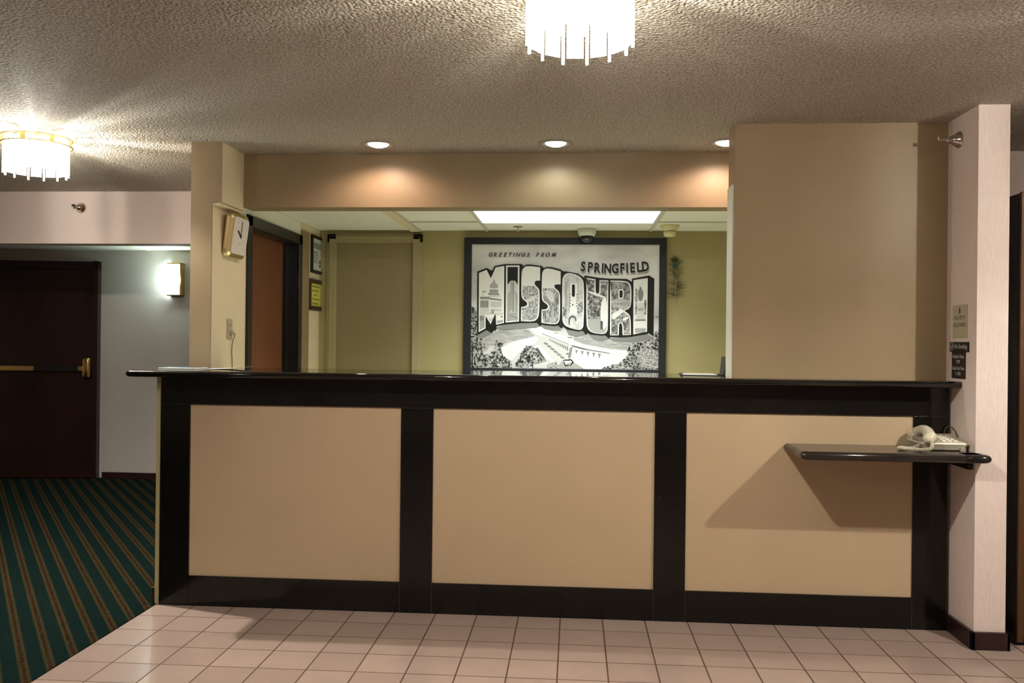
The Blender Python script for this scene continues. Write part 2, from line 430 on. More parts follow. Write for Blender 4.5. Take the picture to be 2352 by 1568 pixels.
# ------------------------------------------------------------------ doors
def hinge_door():
    d = thing('door_1', (DX, 0.89, 0), None, None, kind='structure')
    b = MB()
    for y0, y1 in ((0.885, 0.955), (1.865, 1.935)): b.box(DX, DX + 0.018, y0, y1, 0, 2.085, 'black_door_frame', bev=0.003)
    b.box(DX, DX + 0.018, 0.885, 1.935, 2.02, 2.09, 'black_door_frame', bev=0.003)
    b.box(-2.09, DX, 0.95, 0.965, 0, 2.03, 'black_door_frame'); b.box(-2.09, DX, 1.85, 1.87, 0, 2.03, 'black_door_frame')
    b.box(-2.09, DX, 0.965, 1.85, 2.015, 2.03, 'black_door_frame')
    b.box(-2.06, -2.035, 1.80, 1.85, 0, 2.015, 'black_door_frame')
    b.build('door_frame', d)
    box('door_leaf', -2.095, -2.062, 0.965, 1.85, 0.005, 2.015, 'red_brown_door', d)
hinge_door()
d = thing('door_2', (-1.54, 2.41, 0), None, None, kind='structure')
b = MB()
for x0, x1 in ((-1.915, -1.84), (-1.243, -1.168)):
    b.box(x0, x1, 2.385, 2.41, 0, 2.158, 'olive_trim', bev=0.004)
    b.box(x0 + 0.02 if x0 < -1.5 else x0, x1 if x0 < -1.5 else x1 - 0.02, 2.375, 2.39, 0, 2.14, 'olive_trim', bev=0.003)
b.box(-1.915, -1.168, 2.385, 2.41, 2.09, 2.158, 'olive_trim', bev=0.004); b.box(-1.895, -1.188, 2.375, 2.39, 2.115, 2.140, 'olive_trim', bev=0.003)
b.build('door_frame', d)
box('door_leaf', -1.84, -1.243, 2.400, 2.409, 0.005, 2.09, 'olive_door_paint', d)
# corridor double doors, slightly ajar towards the lobby, with panic bar
d = thing('door_3', (-4.49, 3.79, 0), None, None, kind='structure')
ang = math.radians(8)
M = Matrix.Translation((-4.50, 3.74, 0)) @ Matrix.Rotation(ang, 4, 'Z') @ Matrix.Diagonal((-1, 1, 1, 1))
b = MB(); b.box(0.0, 0.045, -0.02, 0.06, 0.004, 2.06, 'dark_walnut_door', M); b.box(0, 2.1, -0.02, 0.06, 1.985, 2.055, 'dark_walnut_door', M)
b.build('door_frame', d)
lf = MB(); lf.box(0.045, 1.0, 0.0, 0.045, 0.01, 1.985, 'dark_walnut_door', M, bev=0.004); lf = lf.build('door_leaf', d)
b = MB(); b.box(0.05, 0.12, -0.075, 0.0, 0.955, 1.15, 'brass', M, bev=0.02, seg=4); b.box(0.12, 0.16, -0.06, 0.0, 1.02, 1.07, 'brass', M, bev=0.005); b.build('latch_housing', lf, label='brass latch housing of the panic bar')
b = MB(); b.box(0.16, 0.56, -0.062, -0.022, 1.02, 1.068, 'near_black', M, bev=0.004); b.box(0.56, 0.95, -0.062, -0.022, 1.02, 1.068, 'brass', M, bev=0.004); b.build('panic_bar', lf)
b = MB(); b.box(1.005, 2.06, 0.0, 0.045, 0.01, 1.985, 'dark_walnut_door', M, bev=0.004); lf = b.build('door_leaf', d)
b = MB(); b.box(1.05, 2.0, -0.062, -0.022, 1.02, 1.068, 'brass', M, bev=0.004); b.build('panic_bar', lf)

# ------------------------------------------------------------------ reception counter
rc = thing('reception_counter', (-0.15, 0.3, 0), 'long reception counter with three tan panels framed in black granite', 'reception counter')
XL, XR = -2.069, 1.757
b = MB(); b.box(XL - 0.002, XR + 0.003, 0.019, 0.56, 0.0, 1.145, 'counter_side_paint'); b.box(XL - 0.023, XL - 0.002, 0.006, 0.56, 0.0, 1.145, 'counter_side_paint'); b.build('body', rc)
xs = [(-2.066, -1.918), (-0.846, -0.688), (0.392, 0.541), (1.603, 1.757)]
zt, zb_ = 1.0065, 0.150
def granite(name, x0, x1, z0, z1):
    b = MB(); b.box(x0, x1, 0.0, 0.02, z0, z1, 'black_granite', bev=0.0004); return b.build(name, rc)
granite('top_rail', -2.066, 1.757, zt + 0.0015, 1.145)
for i, (x0, x1) in enumerate(xs): granite('stile', x0, x1, 0.0 if i else 0.0, zt)
for i in range(3): granite('bottom_rail', xs[i][1] + 0.0015, xs[i + 1][0] - 0.0015, 0.0, zb_)
for i in range(3):
    b = MB(); b.box(xs[i][1] + 0.001, xs[i + 1][0] - 0.001, 0.010, 0.018, zb_, zt, 'counter_panel_paint'); b.build('panel', rc)
b = MB(); b.box(XL - 0.036, XL - 0.023, 0.002, 0.56, 0.006, 0.085, 'dark_baseboard', bev=0.002); b.build('kick_board', rc)
# seams in the granite
for x in (-0.8475, -0.6865, 0.391, 0.5425, 1.6015): box('joint_line', x - 0.0012, x + 0.0012, -0.0006, 0.01, 0.0, zb_, 'granite_seam', rc)
for x0, x1 in xs: box('joint_line', x0, x1, -0.0004, 0.01, zt, zt + 0.0015, 'granite_seam', rc)
# countertop with bullnose
def bullnose(name, x0, x1, y0, y1, z0, z1, m_, ends=(True, False), parent=None, back=False):
    r = (z1 - z0) / 2; zc = (z0 + z1) / 2
    b = MB(); seg = 8; k = 10
    # outline path as rounded inset rings
    ring = []
    for j in range(seg + 1):
        a_ = -PI / 2 + PI * j / seg
        ring.append((r * (1 - cos(a_)), zc + r * sin(a_)))
    vs = []; fs = []
    for ins, z in ring:
        xa = x0 + (ins if ends[0] else 0); xb = x1 - (ins if ends[1] else 0); ya = y0 + ins; yb = y1
        cr = 0.018
        pts = []
        if ends[0]:
            for q_ in range(5): w = PI + PI / 2 * q_ / 4; pts.append((xa + cr + cr * cos(w), ya + cr + cr * sin(w)))
        else: pts.append((xa, ya))
        if ends[1]:
            for q_ in range(5): w = -PI / 2 + PI / 2 * q_ / 4; pts.append((xb - cr + cr * cos(w), ya + cr + cr * sin(w)))
        else: pts.append((xb, ya))
        pts += [(xb, yb), (xa, yb)]
        n_ = len(pts); vs += [(x, y, z) for x, y in pts]
    for j in range(seg):
        for i in range(n_): i2 = (i + 1) % n_; fs.append((j * n_ + i, j * n_ + i2, (j + 1) * n_ + i2, (j + 1) * n_ + i))
    side = list(fs)
    b.add(vs, side, m_, smooth=True)
    b.add(vs, [list(range(n_))[::-1], [seg * n_ + i for i in range(n_)]], m_)
    return b
# the top runs past the pier: leave out the pier footprint by stopping there
b = bullnose('countertop', -2.205, 1.776, -0.105, 0.068, 1.1455, 1.177, 'polished_granite_top', ends=(True, False))
b2 = MB(); b2.box(-2.205, 0.762, 0.068, 0.383, 1.1455, 1.177, 'polished_granite_top'); b2.box(-1.9775, 0.762, 0.383, 0.55, 1.1455, 1.177, 'polished_granite_top')
b.add(b2.v, b2.f, 'polished_granite_top')
b.build('countertop', label='polished black granite countertop with rounded edge along the reception counter', cat='countertop')

# ------------------------------------------------------------------ phone shelf
sh = thing('wall_shelf', (1.40, -0.15, 0.84), 'dark glossy shelf on the right counter panel holding the telephone', 'shelf')
bullnose('board', 1.000, 1.775, -0.335, -0.001, 0.830, 0.868, 'shelf_laminate', ends=(True, False)).build('board', sh)
b = bullnose('nose', 1.70, 1.812, -0.335, -0.25, 0.830, 0.868, 'shelf_laminate', ends=(False, True))
sh_n = b.build('board_end', sh)
b = MB(); b.box(1.752, 1.7765, -0.225, -0.001, 0.790, 0.830, 'near_black', bev=0.002); b.build('support_cleat', sh)

# ------------------------------------------------------------------ telephone
tz = 0.868
tp = thing('telephone', (1.66, -0.15, tz), 'almond corded desk telephone with coiled cord on the dark shelf', 'telephone')
def tilt_block(b, x0, x1, y0, y1, za, zb2, zlow, m_):
    """wedge body, front height za, back height zb2"""
    vs = [(x0 + .012, y0 + .01, zlow), (x1 - .012, y0 + .01, zlow), (x1 - .012, y1 - .01, zlow), (x0 + .012, y1 - .01, zlow),
          (x0, y0, zlow + .018), (x1, y0, zlow + .018), (x1, y1, zlow + .018), (x0, y1, zlow + .018),
          (x0 + .003, y0 + .003, za), (x1 - .003, y0 + .003, za), (x1 - .003, y1 - .003, zb2), (x0 + .003, y1 - .003, zb2)]
    fs = [(3, 2, 1, 0)]
    for k in (0, 4):
        for i in range(4): j = (i + 1) % 4; fs.append((k + i, k + j, k + 4 + j, k + 4 + i))
    fs.append((8, 9, 10, 11)); b.add(vs, fs, m_)
b = MB(); tilt_block(b, 1.565, 1.765, -0.20, -0.02, tz + 0.036, tz + 0.062, tz + 0.012, 'almond_plastic'); base_ = b.build('base', tp)
b = MB()
for x in (1.585, 1.745):
    for y in (-0.185, -0.04): b.box(x - .012, x + .012, y - .012, y + .012, tz, tz + .014, 'almond_plastic_dark')
b.box(1.575, 1.75, -0.19, -0.03, tz + 0.004, tz + 0.013, 'almond_plastic_dark')
b.build('foot_plate', tp)
# keypad
kp = MB()
for r_ in range(4):
    for c_ in range(3):
        x = 1.665 + c_ * 0.026; y = -0.165 + r_ * 0.03; z = tz + 0.036 + (y + 0.20) * 0.144
        kp.box(x, x + .017, y, y + .014, z - 0.001, z + 0.004, 'white_cap', bev=0.001)
kp.build('keypad', base_)
# handset: arched body lying along Y on the left of the base, tilted, with two flared ends
b = MB(); pts = []; rad = []
for i in range(15):
    t = i / 14; y = -0.235 + 0.21 * t; arch = sin(PI * t)
    pts.append((1.592 + 0.010 * arch, y, tz + 0.058 + 0.028 * arch)); rad.append(0.023 + 0.002 * (1 - arch))
b.tube(pts, 0, 'almond_plastic', 14, rr=rad)
for y in (-0.222, -0.04):
    Mh = Matrix.Translation((1.588, y, tz + 0.050))
    b.lathe([(0.0, -0.016), (0.020, -0.014), (0.028, -0.002), (0.029, 0.010), (0.024, 0.024), (0.010, 0.032), (0.0, 0.033)], 'almond_plastic', Mh, 20, caps=False)
b.build('handset', tp)
# second view of the receiver cup: cradle hump
b = MB(); b.box(1.566, 1.622, -0.175, -0.075, tz + 0.034, tz + 0.056, 'almond_plastic_dark', bev=0.006, seg=3); b.build('cradle', tp)
# coiled cord
b = MB(); pts = []
path = []
ctrl = [(1.588, -0.248, tz + 0.048), (1.570, -0.285, tz + 0.020), (1.530, -0.270, tz + 0.012), (1.480, -0.235, tz + 0.011), (1.462, -0.20, tz + 0.010), (1.490, -0.178, tz + 0.010), (1.530, -0.185, tz + 0.010), (1.565, -0.17, tz + 0.022)]
def catmull(c, n=24):
    out = []
    c = [Vector(x) for x in c]; c = [c[0] * 2 - c[1]] + c + [c[-1] * 2 - c[-2]]
    for i in range(1, len(c) - 2):
        for j in range(n):
            t = j / n; p0, p1, p2, p3 = c[i - 1:i + 3]
            out.append(0.5 * ((2 * p1) + (-p0 + p2) * t + (2 * p0 - 5 * p1 + 4 * p2 - p3) * t * t + (-p0 + 3 * p1 - 3 * p2 + p3) * t ** 3))
    out.append(c[-2]); return out
cp = catmull(ctrl, 60)
hel = []; turns = 0.0; last = cp[0]
for i in range(len(cp) - 1):
    t = (cp[i + 1] - cp[i]); ln = t.length; t.normalize()
    a_ = t.cross(Vector((0, 0, 1))).normalized(); u_ = a_.cross(t)
    for s_ in range(2):
        turns += ln / 2 / 0.0062 * 2 * PI
        hel.append(cp[i] + t * ln * s_ / 2 + (a_ * cos(turns) + u_ * sin(turns)) * 0.0062)
b.tube(hel, 0.0021, 'almond_plastic', 5); b.build('coiled_cord', tp)
b = MB(); b.tube(catmull([(1.735, -0.028, tz + 0.045), (1.738, 0.0 - 0.012, tz + 0.075), (1.752, -0.02, tz + 0.095), (1.764, -0.05, tz + 0.085), (1.767, -0.08, tz + 0.05), (1.768, -0.09, tz + 0.005)], 10), 0.0025, 'cord_dark', 6); b.build('line_cord', tp, label='dark line cord')

# ------------------------------------------------------------------ signs on the blade wall (face at x=1.777, seen from -x)
def blade_M(y, z): return frameM((1.777, y, z), (0, -1, 0), (0, 0, 1))   # local z points to -x
def sign(name, y0, y1, z0, z1, m_, label, texts, deco=None, th=0.004):
    t = thing(name, (1.777, (y0 + y1) / 2, z0), label, 'sign')
    plate = box('plate', 1.777 - th, 1.777, y0, y1, z0, z1, m_, t, bev=0.0008)
    b = MB()
    for body, size, y, z, tm, sx in texts:
        M = blade_M(y, z); M = M @ Matrix.Translation((0, 0, th))
        b.text(body, size, tm, M, 0.0004, 0.0003, sx)
    if deco: deco(b, th)
    b.build('lettering', plate); return t
def pet_icon(b, th):
    M = blade_M(-0.078, 1.503) @ Matrix.Translation((0, 0, th))
    b.box(-0.008, 0.008, -0.010, 0.010, 0, 0.0006, 'sign_ink', M); b.box(-0.004, 0.004, 0.010, 0.015, 0, 0.0006, 'sign_ink', M); b.box(-0.006, 0.006, -0.013, -0.01, 0, 0.0006, 'sign_ink', M)
sign('pet_sign', -0.154, -0.003, 1.378, 1.530, 'sign_beige', 'beige plaque reading NO PETS ALLOWED on the blade wall', [('NO PETS', 0.026, -0.078, 1.470, 'sign_ink', 1.05), ('ALLOWED', 0.026, -0.078, 1.437, 'sign_ink', 1.05)], pet_icon)
def smoke_icon(b, th):
    M = blade_M(-0.003, 1.337) @ Matrix.Translation((0, 0, th))
    n_ = 20; vs = []
    for i in range(n_):
        a_ = 2 * PI * i / n_; vs += [(0.018 * cos(a_), 0.018 * sin(a_), 0.0006), (0.0145 * cos(a_), 0.0145 * sin(a_), 0.0006)]
    b.add(vs, [(2 * i, 2 * ((i + 1) % n_), 2 * ((i + 1) % n_) + 1, 2 * i + 1) for i in range(n_)], 'sign_grey_text', M)
    b.box(-0.011, 0.011, -0.003, 0.001, 0, 0.0006, 'sign_grey_text', M)
    b.box(-0.015, 0.015, -0.0015, 0.0015, 0.0003, 0.0007, 'sign_grey_text', M @ Matrix.Rotation(PI / 4, 4, 'Z'))
sign('smoking_sign', -0.174, 0.022, 1.313, 1.359, 'sign_black', 'black No Smoking strip just above the check-in sign', [('No Smoking', 0.030, -0.096, 1.338, 'sign_grey_text', 0.88)], smoke_icon, 0.006)
sign('hours_sign', -0.139, 0.003, 1.190, 1.313, 'sign_black', 'black sign with check-in and check-out times touching the countertop', [('Check In Time', 0.0225, -0.066, 1.291, 'sign_grey_text', 0.9), ('3 PM', 0.0225, -0.066, 1.267, 'sign_grey_text', 0.9), ('Check Out Time', 0.0225, -0.066, 1.237, 'sign_grey_text', 0.84), ('11 AM', 0.0225, -0.066, 1.212, 'sign_grey_text', 0.9)])

# ------------------------------------------------------------------ sprinklers
def sidewall_sprinkler(M, loc, label):
    t = thing('sprinkler_head', loc, label, 'sprinkler')
    b = MB(); b.lathe([(0.040, 0.0), (0.040, 0.004), (0.034, 0.012), (0.022, 0.030), (0.016, 0.044), (0.0, 0.044)], 'chrome', M, 28, caps=False); b.build('escutcheon', t)
    b = MB(); b.lathe([(0.011, 0.04), (0.011, 0.062), (0.007, 0.066), (0.007, 0.074)], 'chrome', M, 16)
    for s_ in (-1, 1): b.tube([(s_ * 0.008, 0, 0.064), (s_ * 0.012, 0, 0.078), (s_ * 0.004, 0, 0.098)], 0.002, 'chrome', 6, M)
    b.box(-0.014, 0.014, -0.004, 0.012, 0.098, 0.101, 'chrome', M); b.tube([(0, 0, 0.07), (0, 0, 0.098)], 0.002, 'chrome', 6, M)
    b.build('deflector', t)
sidewall_sprinkler(frameM((1.777, -0.050, 2.299), (0, -1, 0), (0, 0, 1)), (1.777, -0.05, 2.26), 'chrome sidewall sprinkler on the blade wall above the signs')
sidewall_sprinkler(frameM((-3.635, 1.95, 2.290), (1, 0, 0), (0, 0, 1)), (-3.635, 1.95, 2.25), 'chrome sprinkler on the pink wall above the corridor opening')
t = thing('sprinkler_head', (-0.425, 2.16, 2.13), 'small pendent sprinkler in the office ceiling above the mural', 'sprinkler')
M = Matrix.Translation((-0.425, 2.16, 2.187))
b = MB(); b.lathe([(0.034, 0), (0.033, -0.005), (0.012, -0.006)], 'steel_grey', M, 24, caps=True); b.build('escutcheon', t)
b = MB(); b.tube([(0, 0, -0.005), (0, 0, -0.035)], 0.004, 'white_plastic', 8, M); b.lathe([(0.011, -0.036), (0.011, -0.038)], 'white_plastic', M, 16); b.build('deflector', t)
b = MB(); b.lathe([(0.016, 2.172), (0.014, 2.166), (0.004, 2.164), (0.004, 2.150), (0.010, 2.149), (0.010, 2.147)], 'steel_grey', Matrix.Translation((-3.62, 3.05, 0)), 14)
b.build('sprinkler_head', label='tiny sprinkler in the corridor ceiling above the sconce', cat='sprinkler')
# dome camera
t = thing('dome_camera', (0.083, 2.30, 2.09), 'white security dome camera hanging over the top of the mural', 'camera')
M = Matrix.Translation((0.083, 2.30, 2.187))
b = MB(); b.lathe([(0.060, 0), (0.068, -0.004), (0.068, -0.030), (0.058, -0.052), (0.046, -0.054)], 'white_plastic', M, 36); b.build('housing', t)
b = MB(); b.lathe([(0.047 * cos(a_), -0.053 - 0.047 * sin(a_)) for a_ in [PI / 2 * i / 8 for i in range(9)]], 'smoked_dome', M, 32, caps=False); b.build('dome', t)
# smoke detector, yellowed, two tiers
t = thing('smoke_detector', (0.672, 2.09, 2.11), 'yellowed two-tier smoke detector on the ceiling beside the mural corner', 'smoke detector')
M = Matrix.Translation((0.672, 2.09, 2.187))
b = MB(); b.lathe([(0.070, 0), (0.070, -0.006), (0.052, -0.030), (0.040, -0.042), (0.030, -0.044)], 'yellowed_plastic', M, 32); b.build('base', t)
b = MB(); b.lathe([(0.030, -0.044), (0.044, -0.048), (0.044, -0.062), (0.036, -0.080), (0.0, -0.081)], 'yellowed_plastic', M, 32, caps=False); b.build('sensor_head', t)

# ------------------------------------------------------------------ recessed downlights
def downlight(x, glowm, label, col, power):
    t = thing('downlight', (x, 0.467, CZ - 0.01), label, 'ceiling light', 'recessed downlights in front of the soffit')
    M = Matrix.Translation((x, 0.467, CZ))
    b = MB(); b.lathe([(0.096, 0.0), (0.094, -0.006), (0.078, -0.007), (0.066, -0.004), (0.056, 0.0)], 'trim_ring_enamel', M, 40, caps=False); b.build('trim_ring', t)
    b = MB(); b.lathe([(0.058, 0.0), (0.050, -0.008), (0.030, -0.016), (0.0, -0.018)], glowm, M, 32, caps=False); b.build('bulb', t)
    ld = bpy.data.lights.new('downlight_lamp', 'SPOT'); ld.energy = power; ld.color = col; ld.spot_size = math.radians(158); ld.spot_blend = 0.55; ld.shadow_soft_size = 0.035
    lo = bpy.data.objects.new('lamp', ld); COL.objects.link(lo); lo.parent = t; lo.location = (0, 0.0, -0.012)
    lo.rotation_euler = (math.radians(4), 0, 0)
downlight(-1.083, 'warm_lamp_glow', 'lit recessed downlight nearest the left wall, with a warm glow', (1.0, 0.74, 0.62), 13)
downlight(-0.113, 'neutral_lamp_glow', 'lit recessed downlight in the middle, whiter and dimmer than its neighbours', (0.95, 1.0, 0.88), 6.5)
downlight(0.795, 'warm_lamp_glow', 'lit recessed downlight half hidden behind the tan pier', (1.0, 0.76, 0.64), 15)

# ------------------------------------------------------------------ fluorescent panel
t = thing('fluorescent_panel', (-0.06, 1.58, 2.17), 'bright fluorescent ceiling panel in the office ceiling above the mural', 'ceiling light')
x0, x1, y0, y1 = -0.655, 0.535, 1.285, 1.885
b = MB()
b.box(x0 - .01, x1 + .01, y0 - .012, y0, 2.172, 2.187, 'white_plastic'); b.box(x0 - .01, x1 + .01, y1, y1 + .012, 2.172, 2.187, 'white_plastic')
b.box(x0 - .012, x0, y0, y1, 2.172, 2.187, 'white_plastic'); b.box(x1, x1 + .012, y0, y1, 2.172, 2.187, 'white_plastic'); b.build('frame', t)
box('diffuser', x0, x1, y0, y1, 2.176, 2.186, 'fluorescent_glow', t)
ld = bpy.data.lights.new('panel_lamp', 'AREA'); ld.shape = 'RECTANGLE'; ld.size = x1 - x0 - .02; ld.size_y = y1 - y0 - .02; ld.energy = 20; ld.color = (0.95, 1.0, 0.95); ld.spread = math.radians(118)
lo = bpy.data.objects.new('lamp', ld); COL.objects.link(lo); lo.parent = t; lo.location = (0.0, 0.005, 0.004)

# ------------------------------------------------------------------ chandeliers
def chandelier(x, y, label):
    t = thing('chandelier', (x, y, CZ), label, 'chandelier', 'flush glass and brass chandeliers in the lobby ceiling')
    M = Matrix.Translation((x, y, CZ))
    b = MB(); b.lathe([(0.0, 0), (0.11, 0), (0.11, -0.012), (0.0, -0.014)], 'brass', M, 40, caps=False); b.build('ceiling_pan', t)
    b = MB()
    for z in (-0.010, -0.048): b.lathe([(0.174, z), (0.179, z - 0.004), (0.174, z - 0.008), (0.169, z - 0.004), (0.174, z)], 'brass', M, 56, caps=False)
    for i in range(8):
        a_ = 2 * PI * i / 8 + 0.2; R = Matrix.Rotation(a_, 4, 'Z'); b.box(0.172, 0.176, -0.012, 0.012, -0.05, -0.014, 'brass', M @ R)
        b.tube([(0.10, 0, -0.008), (0.176, 0, -0.016)], 0.003, 'brass', 6, M @ R)
    b.build('brass_ring', t, label='brass ring')
    n_ = 13
    for i in range(n_):
        a_ = math.radians(95) + 2 * PI * i / n_; R = M @ Matrix.Rotation(a_, 4, 'Z')
        b = MB(); b.box(0.150, 0.153, -0.0262, 0.0262, -0.193, -0.022, 'frosted_glass', R); b.build('glass_panel', t)
        a_ += PI / n_; R = M @ Matrix.Rotation(a_, 4, 'Z')
        b = MB(); b.tube([(0.155, 0, -0.045), (0.155, 0, -0.213)], 0.005, 'glass_rod', 8, R); b.build('glass_rod', t)
    for i in range(8):
        a_ = 2 * PI * i / 8; R = M @ Matrix.Rotation(a_, 4, 'Z')
        b = MB(); b.box(0.092, 0.095, -0.026, 0.026, -0.145, -0.03, 'clear_glass', R); b.build('inner_panel', t)
    for i in range(4):
        a_ = PI / 4 + PI / 2 * i; R = M @ Matrix.Translation((0.05 * cos(a_), 0.05 * sin(a_), -0.085))
        b = MB(); b.lathe([(0.0, 0.035), (0.010, 0.033), (0.012, 0.018), (0.017, 0.0), (0.012, -0.018), (0.0, -0.026)], 'bulb_glow', R, 14, caps=False); b.build('bulb', t)
    return t
LAMPS = [((0.005, -1.69), 'lit glass and brass chandelier at the top edge of the picture', 67),
         ((-2.885, 0.235), 'lit glass and brass chandelier in front of the pink corridor wall', 160)]
def lamp(x, y, p_, parent):
    for q_, (dx_, dy_) in enumerate(((0.008, 0.005),)):
        ld = bpy.data.lights.new('chandelier_lamp', 'POINT'); ld.energy = p_; ld.color = (1.0, 0.955, 0.86); ld.shadow_soft_size = 0.018
        lo = bpy.data.objects.new('lamp', ld); COL.objects.link(lo); lo.parent = parent; lo.location = (dx_, dy_, -0.125)
first = None
for (x, y), lab, p_ in LAMPS:
    t = chandelier(x, y, lab) if first is None else copy_tree(first, Vector((x, y, CZ)))
    t['label'] = lab
    if first is None: first = t
HID = [((2.40, -1.62), 'lit chandelier in the lobby ceiling right of the blade wall, out of frame', 84),
       ((-2.9, -3.3), 'lit chandelier in the lobby ceiling behind the viewer on the left', 34),
       ((2.6, -3.9), 'lit chandelier in the lobby ceiling behind the viewer on the right', 8)]
roots = [o for o in COL.objects if o.name.startswith('chandelier')]
for (x, y), lab, p_ in HID:
    t = copy_tree(first, Vector((x, y, CZ))); t['label'] = lab; roots.append(t)
for t, p_ in zip(roots, [l[2] for l in LAMPS + HID]): lamp(0, 0, p_, t)

# ------------------------------------------------------------------ sconce in the corridor
t = thing('wall_sconce', (-3.79, 3.80, 1.74), 'lit rectangular wall sconce with brass edges in the corridor', 'wall lamp')
b = MB(); b.box(-3.868, -3.700, 3.735, 3.797, 1.750, 2.035, 'sconce_glow', bev=0.01, seg=3); b.build('diffuser', t)
b = MB()
b.box(-3.705, -3.690, 3.725, 3.80, 1.740, 2.046, 'brass', bev=0.002); b.box(-3.83, -3.69, 3.725, 3.80, 1.738, 1.750, 'brass', bev=0.002); b.box(-3.83, -3.69, 3.725, 3.80, 2.036, 2.048, 'brass', bev=0.002)
b.build('brass_frame', t, label='brass frame')
ld = bpy.data.lights.new('sconce_lamp', 'POINT'); ld.energy = 4; ld.color = (0.80, 1.0, 0.93); ld.shadow_soft_size = 0.05
lo = bpy.data.objects.new('lamp', ld); COL.objects.link(lo); lo.parent = t; lo.location = (0.01, -0.12, 0.15)

# ------------------------------------------------------------------ clock on the left wall (face at x=-1.98, seen from +x)
FX = DX + 0.002
def left_M(y, z, off=0.0): return frameM((FX + off, y, z), (0, 1, 0), (0, 0, 1))   # local x -> +y, z -> +x
def rrect(w, h_, r, n=6):
    out = []
    for cx_, cy_, a0 in ((w / 2 - r, h_ / 2 - r, 0), (-w / 2 + r, h_ / 2 - r, 90), (-w / 2 + r, -h_ / 2 + r, 180), (w / 2 - r, -h_ / 2 + r, 270)):
        for i in range(n + 1): a_ = math.radians(a0 + 90 * i / n); out.append((cx_ + r * cos(a_), cy_ + r * sin(a_)))
    return out
def loft(b, secs, m_, M):
    n_ = len(secs[0][0]); vs = []; fs = []
    for poly, z in secs: vs += [(x, y, z) for x, y in poly]
    for j in range(len(secs) - 1):
        for i in range(n_): i2 = (i + 1) % n_; fs.append((j * n_ + i, j * n_ + i2, (j + 1) * n_ + i2, (j + 1) * n_ + i))
    fs.append(list(range(n_))[::-1]); fs.append([(len(secs) - 1) * n_ + i for i in range(n_)])
    b.add(vs, fs, m_, M)
t = thing('wall_clock', (FX, 0.65, 1.80), 'gold-rimmed rectangular wall clock on the cream wall left of the dark door frame', 'clock')
tilt = Matrix.Rotation(math.radians(-2.0), 4, 'Z')
M = left_M(0.640, 1.930, 0.017) @ Matrix.Rotation(math.radians(7), 4, 'X')
b = MB(); loft(b, [(rrect(0.25, 0.245, .035), 0), (rrect(0.262, 0.255, .04), 0.008), (rrect(0.250, 0.242, .035), 0.020), (rrect(0.258, 0.252, .038), 0.028), (rrect(0.232, 0.228, .032), 0.038)], 'polished_gold', M); b.build('case', t)
b = MB(); loft(b, [(rrect(0.212, 0.208, .025), 0.036), (rrect(0.212, 0.208, .025), 0.0435)], 'dial_face', M); dial_ = b.build('dial', t)
b = MB()
for i in range(12):
    a_ = 2 * PI * i / 12; b.box(-0.0022, 0.0022, 0.078, 0.088, 0.0436, 0.0440, 'dial_grey', M @ Matrix.Translation((0, 0.0, 0)) @ Matrix.Rotation(-a_, 4, 'Z'))
b.box(-0.006, 0.006, -0.045, -0.040, 0.0436, 0.044, 'dial_grey', M); b.tube([(-0.012, -0.052, 0.0438), (0, -0.044, 0.0438), (0.004, -0.034, 0.0438)], 0.0012, 'dial_grey', 5, M)
b.build('hour_marks', dial_)
b = MB(); b.box(-0.0055, 0.0055, -0.008, 0.054, 0.0445, 0.046, 'hand_black', M @ Matrix.Rotation(2 * PI * 2 / 12, 4, 'Z')); b.build('hour_hand', dial_)
b = MB(); b.box(-0.0028, 0.0028, -0.012, 0.082, 0.0465, 0.0475, 'hand_black', M); b.lathe([(0.008, 0.044), (0.008, 0.049), (0.0, 0.0495)], 'hand_black', M, 14, caps=False); b.build('minute_hand', dial_)
# outlet with cord
t = thing('wall_outlet', (FX, 0.64, 1.335), 'almond power outlet with a thin cord on the cream wall under the clock', 'outlet')
M = left_M(0.640, 1.393)
b = MB(); b.box(-0.036, 0.036, -0.058, 0.058, 0, 0.006, 'sign_beige', M, bev=0.002); plate_ = b.build('cover_plate', t)
b = MB()
for s_ in (-1, 1):
    b.box(-0.016, 0.016, s_ * 0.021 - 0.013, s_ * 0.021 + 0.013, 0.005, 0.0075, 'sign_beige', M, bev=0.001)
    for x in (-0.006, 0.006): b.box(x - 0.0012, x + 0.0012, s_ * 0.021 - 0.004, s_ * 0.021 + 0.006, 0.0072, 0.0082, 'near_black', M)
b.build('socket', plate_)
b = MB(); b.box(-0.012, 0.012, -0.033, -0.010, 0.007, 0.024, 'sign_beige', M, bev=0.002); b.tube(catmull([(0.0, -0.02, 0.022), (0.02, -0.03, 0.025), (0.03, -0.07, 0.010), (0.025, -0.12, 0.006), (0.032, -0.17, 0.006), (0.036, -0.2185, 0.006)], 8), 0.0022, 'cord_dark', 6, M); b.build('power_cord', t)
# light switch further back
t = thing('light_switch', (FX, 2.30, 1.27), 'pale light switch on the left wall below the yellow notice', 'switch')
M = left_M(2.300, 1.335)
b = MB(); b.box(-0.038, 0.038, -0.060, 0.060, 0, 0.006, 'cream_paint', M, bev=0.002); plate_ = b.build('cover_plate', t)
b = MB(); b.box(-0.005, 0.005, -0.012, 0.012, 0.005, 0.016, 'white_plastic', M, bev=0.001); b.build('toggle', plate_)
